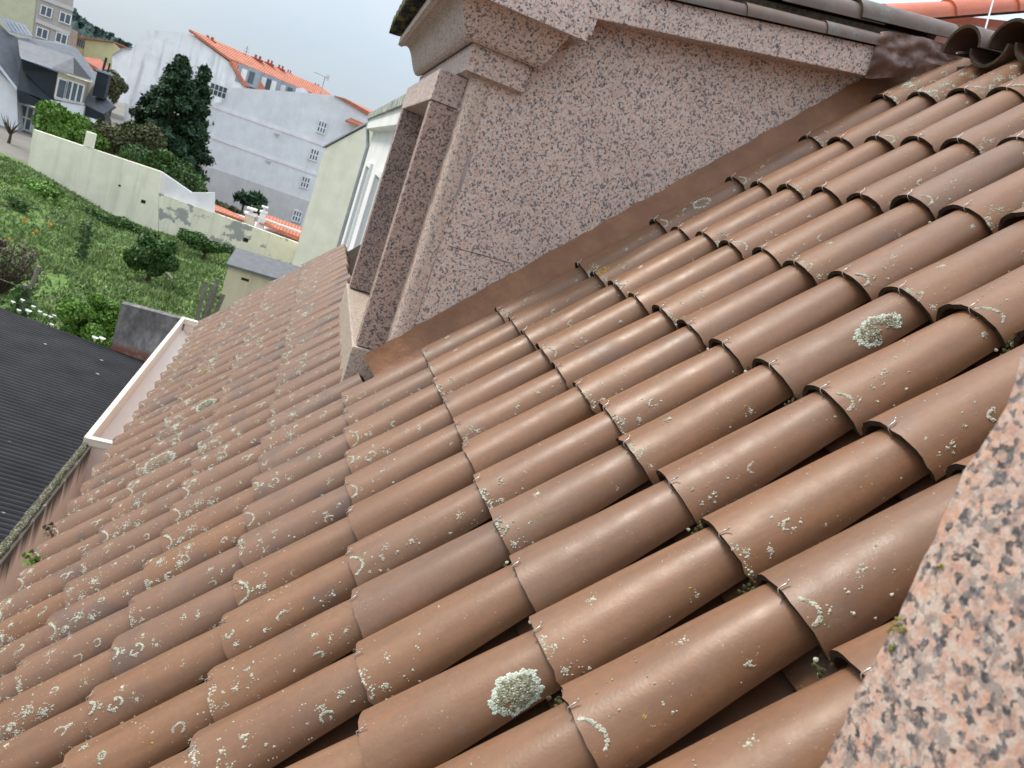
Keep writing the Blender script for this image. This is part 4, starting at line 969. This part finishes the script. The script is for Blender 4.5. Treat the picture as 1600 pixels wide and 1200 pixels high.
def aerial(label, px0, py0, px1, py1, Y, yagi):
    A_, B_ = at(px0, py0, Y), at(px1, py1, Y); A_.x = B_.x; mb = MB(); mb.tube([A_, B_], .035, 5)
    D_ = Vector((-1, .1, .05)).normalized() if yagi else Vector((.3, 0, 1)).normalized()
    if yagi:
        mb.tube([B_ - D_ * .4, B_ + D_ * 1.1], .022, 4)
        for q in range(7): c_ = B_ + D_ * (-.3 + .2 * q); mb.tube([c_ - Vector((0, .3, .0)), c_ + Vector((0, .3, 0))], .014, 4); 
        for q in range(3): c_ = B_ + D_ * (-.35 + .1 * q); mb.tube([c_ - Vector((0, 0, .28)), c_ + Vector((0, 0, .28))], .014, 4)
    else:
        for q in range(6): c_ = B_ - Vector((0, 0, .3 + .3 * q)); mb.tube([c_ - Vector((.3, 0, 0)), c_ + Vector((.3, .0, 0))], .018, 4)
    tag(mb.build('aerial', M['bark_grey']), label, 'aerial')
aerial('comb shaped aerial mast standing on the orange mansard ridge', 381, 92, 387, 72, 101, False)
aerial('thin aerial with a sideways arm over the banded building', 503, 148, 508, 120, 84, True)
# ---- cream yellow gable and the white street front beside it
M['yellow'] = m_render('pale_yellow_render', (.90, .83, .67), (.50, .52, .38), .3)
yb = empty('yellow_house', 'pale yellow windowless gable end between the banded building and the dormer', 'building')
MB().prism([(-.18, 50, -.4), (-.18, 50, 8.03), (1.9, 50, 10.2), (3.2, 50, 11.5), (6.5, 50, 8.0), (6.5, 50, -.4)], (0, 9, 0)).build('wall', M['yellow'], yb)
A_, B_ = at(504, 232.5, 49.9), at(580, 191, 49.9); MB().prism([A_, B_, B_ + Vector((0, 0, .1)), A_ + Vector((0, 0, .1))], (0, 9.2, 0)).build('roof', M['greyroof'], yb)
wh = empty('white_house', 'white fronted neighbour house with a mossy gutter and downpipe beyond the dormer', 'building')
M['offwhite'] = m_render('offwhite_render', (.74, .73, .72), (.42, .42, .42), .35)
M['zinc'] = m_plain('zinc', (.33, .35, .37), .5, .25, 6, .5)
m, t_, b = new_mat('mossy_stone', .9, .2); v_ = coords(t_)
setc(t_, b, mix(t_, ramp(t_, noise(t_, coords(t_, (1, 3, 1)), 3, 6, .65), [(.42, 0), (.6, 1)]), (.46, .47, .45), (.085, .11, .07))); M['mossystone'] = m
XW = 1.22; YA, YB = 8.3, 27.8
MB().box(XW, 8, YA, YB, 0, 9.45).build('wall', M['offwhite'], wh)
MB().prism([(.98, YA, 9.50), (1.24, YA, 9.46), (1.24, YA, 9.80), (.98, YA, 9.80)], (0, YB - YA, 0)).build('eave_cornice', M['offwhite'], wh)
MB().prism([(.92, YA, 9.80), (1.3, YA, 9.80), (1.3, YA, 9.99), (.92, YA, 9.97)], (0, YB - YA + .1, 0)).build('gutter', M['mossystone'], wh)
MB().prism([(1.2, YA, 10.0), (5, YA, 12.0), (5, YA, 12.1), (1.2, YA, 10.1)], (0, YB - YA - 2, 0)).build('roof', M['orange'], wh)
mb = MB(); mb.tube([(1.0, YB - .1, 9.9), (1.0, YB - .1, 9.55), (1.05, YB - .15, 9.4), (1.17, YB - .3, 9.0), (1.17, YB - .3, 0)], .055, 8); mb.build('downpipe', M['zinc'], wh, smooth=True)
for (y0, y1, z0, z1) in ((22.2, 24.4, 5.4, 8.6), (17.0, 19.2, 5.4, 8.6), (12.5, 14.5, 5.4, 8.6), (22.2, 24.4, 1.8, 4.6), (17, 19.2, 1.8, 4.6)):
    f = MB().box(XW - .08, XW + .03, y0, y0 + .14, z0, z1).box(XW - .08, XW + .03, y1 - .14, y1, z0, z1).box(XW - .08, XW + .03, y0 + .14, y1 - .14, z0, z0 + .14).box(XW - .08, XW + .03, y0 + .14, y1 - .14, z1 - .14, z1).build('window', M['shutterw'], wh)
    MB().box(XW - .03, XW + .02, y0 + .13, y1 - .13, z0 + .13, z1 - .13).build('pane', M['zinc'], f)
MB().box(.75, XW - .002, 20.5, 26.5, 4.7, 4.95).build('balcony', M['offwhite'], wh)

# ---- slate house at the far left
M['slate'] = m_plain('slate', (.125, .135, .155), .6, .3, 2.2, .45)
M['slate_dark'] = m_plain('dark_slate_cladding', (.022, .03, .038), .6, .3, 2)
M['trim'] = m_plain('grey_white_trim', (.62, .67, .72), .6, .1)
M['bluewhite'] = m_render('bluish_white_render', (.81, .815, .83), (.5, .5, .5), .25)
sh2 = empty('slate_house', 'white house with grey slate mansard roofs and a boxy white framed dormer', 'house')
def poly(name, pts, off, mat): return MB().prism([at(*q) for q in pts], off).build(name, M[mat], sh2)
poly('wall', [(-40, 90, 70), (-5, 100, 70), (26, 139, 70), (29, 230, 70), (-40, 230, 70)], (0, 6, 0), 'bluewhite')
poly('wall', [(28, 160, 71.2), (66, 172, 71.2), (82, 156, 71.2), (131, 165, 71.2), (127, 260, 71.2), (28, 240, 71.2)], (0, 6, 0), 'bluewhite')
poly('roof', [(-40, -10, 74), (0, 38, 71.5), (14, 52, 71.5), (30, 60, 71.5), (33, 90, 71), (36, 130, 70.2), (27, 141, 69.6), (-40, 72, 69.6)], (0, .5, -.15), 'slate')
poly('roof', [(28, 59, 72), (46, 60, 74), (92, 66, 78), (118, 74, 78), (152, 118, 75), (158, 140, 73), (132, 140, 72.6), (60, 120, 72)], (0, .6, -.1), 'slate')
poly('lower_roof', [(33, 90, 70.8), (70, 110, 70.6), (92, 118, 70.6), (84, 162, 69.4), (28, 140, 69.4)], (0, .4, -.1), 'slate_dark')
poly('lower_roof', [(128, 125, 72), (150, 133, 72), (163, 146, 71.4), (180, 166, 70.5), (162, 178, 69.8), (130, 162, 70.2)], (0, .5, -.1), 'slate')
poly('eave', [(28, 140, 69.3), (84, 167, 69.3), (77, 172, 69.3), (29, 160, 69.3)], (0, 1.6, 0), 'slate_dark')
poly('eave', [(130, 163, 69.7), (163, 179, 69.7), (166, 192, 69.7), (130, 180, 69.7)], (0, 1.6, 0), 'slate_dark')
poly('eave_trim', [(-8, 98, 69.3), (26, 142, 69.3), (26, 137, 69.3), (-8, 93, 69.3)], (0, .12, 0), 'trim')
# boxy dormer
dm = poly('roof_dormer', [(34, 92, 69.5), (92, 114, 69.5), (84, 156, 69.5), (76, 152, 69.6), (36, 110, 69.9)], (0, 3, 0), 'slate_dark')
poly('dormer_front', [(91, 113, 69.4), (132, 126, 69.4), (125, 160, 69.4), (84, 152, 69.4)], (0, 2.5, 0), 'cream')
for (px, py, w_, n) in ((96.5, 139, .72, 1), (116, 144, 1.25, 3)):
    p = at(px, py, 69.3); f = window(sh2, px, py, 69.32, w_, 1.5, n, 1, bar=.10)
poly('roof_slab', [(32, 88, 69.0), (142, 124, 69.0), (143, 127.5, 69.0), (33, 91.5, 69.0)], (0, .25, 0), 'trim')
poly('dormer_roof', [(31, 88, 69.0), (28, 62, 71), (115, 90, 71), (142, 124, 69.0)], (0, .2, .05), 'slate')
poly('hip', [(82, 105.5, 68.95), (115, 90, 70.0), (115.5, 116, 68.9)], (0, .08, .03), 'slate')
poly('hip', [(115.5, 90.5, 69.95), (142, 124, 68.95), (116, 116, 68.9)], (0, .08, .03), 'slate_dark')
poly('wall', [(79, 156, 69.28), (131, 165, 69.28), (127, 195, 69.28), (78, 186, 69.28)], (0, 2.4, 0), 'bluewhite')
poly('gable_sill', [(85, 151, 69.2), (131, 161, 69.2), (131, 164, 69.2), (85, 155, 69.2)], (0, .2, 0), 'greybase')
f = window(sh2, 41, 184, 71.15, 1.0, 1.9, 2, 2, bar=.12)
sk = [at(0, 30, 71.2), at(36, 42, 72.2), at(49, 61, 72.0), at(15, 53, 71.2)]
tag(MB().prism(sk, (0, -.05, .15)).build('skylight', M['shutterw']), 'slatted white glazed skylight on the slate roof', 'skylight')
sko = bpy.data.objects['skylight'] if 'skylight' in bpy.data.objects else None
bars = MB()
for k in range(6): 
    a = sk[0].lerp(sk[1], (k + .0) / 5.3); b2 = sk[3].lerp(sk[2], (k + .0) / 5.3); d_ = (sk[1] - sk[0]).normalized() * .22
    bars.prism([a + Vector((0, -.08, .16)), a + d_ + Vector((0, -.08, .16)), b2 + d_ + Vector((0, -.08, .16)), b2 + Vector((0, -.08, .16))], (0, -.03, .03))
bars.build('glazing', M['greydormer'], sko)
ck = empty('chimney', 'dark slate clad chimney with two pipes on the slate house', 'chimney'); q = at(160, 130, 70.6); ck.location = q
MB().box(-.42, .42, -.4, .4, -1.1, .75).build('stack', M['slate_dark'], ck); MB().box(-.5, .5, -.48, .48, .753, .9).build('cap', M['greydormer'], ck)
MB().tube([(-.15, 0, .9), (-.1, 0, 1.9)], .09, 7).tube([(.2, 0, .9), (.22, 0, 1.6)], .07, 7).build('pipes', M['slate_dark'], ck)
# bare little tree before that house
bt = empty('bare_tree', 'bare leafless young tree before the white house wall', 'tree'); q = base_at(10, 240, 61); bt.location = q; mb = MB(); rg = random.Random(3)
hh = at(10, 180, 61).z - q.z
mb.tube([(0, 0, -.2), (.05, 0, hh * .45)], [.12, .07], 6)
for k in range(16):
    a = rg.uniform(0, 6.28); z0 = hh * rg.uniform(.3, .45); r_ = rg.uniform(.3, 1.0); mb.tube([(.04, 0, z0), (math.cos(a) * r_ * .6, math.sin(a) * r_ * .4, z0 + hh * .25), (math.cos(a) * r_, math.sin(a) * r_ * .6, z0 + hh * rg.uniform(.35, .6))], [.05, .03, .01], 5)
mb.build('trunk', M['bark'], bt)
# ---- far blocks
ap = empty('apartment_block', 'grey apartment block with pale bands and white framed windows, cut by the frame', 'building')
M['taupe'] = m_render('taupe_render', (.44, .40, .37), (.3, .28, .26), .3)
M['olive'] = m_render('olive_cream_render', (.52, .51, .36), (.4, .39, .3), .3)
M['band'] = m_plain('pale_band', (.56, .52, .50), .8, .1)
facade('wall', [(60, -30), (117, -25), (110, 60), (104, 110), (45, 90), (51, 47)], 110, (-4.6, 14, 0), 'taupe', ap)
facade('side_wall', [(-60, -40), (60, -31), (51.2, 47), (46, 90), (-60, 90)], 109.9, (-6, 13, 0), 'olive', ap)
for (a, b2) in (((61, -2), (114, 18)), ((55, 34), (108, 56))):
    A_, B_ = at(*a, 109.8), at(*b2, 109.8); MB().prism([A_, B_, B_ + Vector((0, 0, .45)), A_ + Vector((0, 0, .45))], (0, .15, 0)).build('band', M['band'], ap)
for (px, py) in ((72.5, 18), (102, 28.5), (66, 52), (96, 60)): window(ap, px, py, 109.85, 1.25, 1.15, 2, 1, bar=.1)
pk = empty('peach_block', 'small peach coloured block next to the grey apartments', 'building')
M['peach'] = m_render('peach_render', (.62, .46, .36), (.5, .4, .33), .3)
facade('wall', [(108, 44), (122, 49), (117, 85), (100, 85)], 118, (-3, 10, 0), 'peach', pk)
yl_ = empty('yellow_block', 'cream yellow building with an orange roof edge in the distance', 'building')
M['yellow2'] = m_render('warm_yellow_render', (.64, .59, .34), (.5, .46, .3), .25)
facade('wall', [(120, 58), (133, 62), (129, 100), (110, 90)], 122, (-2.5, 10, 0), 'yellow2', yl_)
facade('side_wall', [(133.2, 62), (178, 67), (190, 78), (174, 120), (128, 105)], 121.8, (-2.2, 10, 0), 'yellow2', yl_)
A_ = [(120, 57), (133, 61), (178, 66), (178, 65), (134, 58.5), (121, 55)]; MB().prism([at(px, py, 121.4) for px, py in A_], (0, 9, 0)).build('roof', M['orange'], yl_)
for k in range(4): window(yl_, 122 + k * 3.2, 66 + k * 1.2, 121.9, .22, .9, 1, 1, 'greydormer', bar=.04)
wg = empty('white_gable_house', 'white gabled house beside the tall grey white building in the distance', 'house')
facade('wall', [(176, 86), (191, 77), (204, 78), (198, 140), (172, 140)], 105, (0, 8, 0), 'bluewhite', wg)
A_ = [(175, 87), (191, 77), (205, 77), (205, 75.5), (191, 75.5), (174.5, 85.5)]; MB().prism([at(px, py, 104.7) for px, py in A_], (0, 8.4, 0)).build('roof', M['greydormer'], wg)
rr = empty('red_roof_house', 'low house with a faded red tiled roof behind the slate house', 'house')
M['redroof'] = m_plain('faded_red_tiles', (.40, .13, .085), .85, .35, 1.2)
MB().prism([at(128, 92, 92), at(190, 128, 88), at(182, 118, 96), at(156, 92, 98), at(132, 89, 98)], (0, 0, -.3)).build('roof', M['redroof'], rr)
MB().prism([at(130, 95, 92.2) - Vector((0, 0, .35)), at(190, 129, 88.2) - Vector((0, 0, .35)), at(186, 160, 88.2), at(126, 150, 92.2)], (0, 4, 0)).build('wall', M['white'], rr)
# ---- wooded hill
m, t_, b = new_mat('hazed_far_wood', .95, .1); v_ = coords(t_)
setc(t_, b, ramp(t_, noise(t_, v_, .12, 6, .7), [(.3, (.035, .06, .055)), (.55, (.06, .095, .085)), (.75, (.10, .14, .12))])); bump(t_, b, noise(t_, v_, .25, 5), 1., 3.); M['wood'] = m  # blue-grey air haze of the distance painted into the wood colour
mb = MB(); rows = []
prof_h = [(-60, 10), (60, 15), (110, 26), (125, 40), (140, 49), (160, 60), (175, 64), (190, 74), (202, 84), (240, 110), (300, 140)]
def ph(x):
    for (a, ya), (b2, yb_) in zip(prof_h, prof_h[1:]):
        if a <= x <= b2: return ya + (yb_ - ya) * (x - a) / (b2 - a)
    return 150
for k in range(181):
    px = -60 + 2 * k; rows.append([])
    for q in range(9):
        u = q / 8; T = at(px, ph(px), 330); B0 = Vector((T.x * .8, 250, -3)); p = B0.lerp(T, u); p.z = -3 + (T.z + 3) * math.sin(u * math.pi / 2) + (3.2 * mnoise.noise(Vector((px * .16, q * 1.7, 1))) + 2.0 * mnoise.noise(Vector((px * .5, q * 2.7, 4)))) * (u > .3) * (.5 + .5 * u); p.y += 60 * (u > .99) * 0; rows[-1].append(p)
    rows[-1].append(Vector((rows[-1][-1].x, 420, -3)))
mb.grid(rows, 0); tag(mb.build('hill', M['wood'], weld=False, smooth=True), 'wooded hill in the far distance', None, None, 'structure')
def fn(rg):
    px = rg.uniform(40, 215); T = at(px, ph(px), 330); return Vector((T.x + rg.gauss(0, 1), 326 + rg.gauss(0, 3), T.z + rg.uniform(-10, 2.0) + 2.5 * mnoise.noise(Vector((px * .35, 3, 3))))), Vector((0, -1, .5))
M['farleaf'] = m_leaf('hazed_far_foliage', (.04, .07, .062), (.085, .12, .105), .9)  # crest leaves with the same distance haze in their colour
tag(link('hill_woods', leaf_mesh('hill_woods', M['farleaf'], fn, 5000, 1.5, 99)), 'dark trees along the far hill crest', None, None, 'stuff')
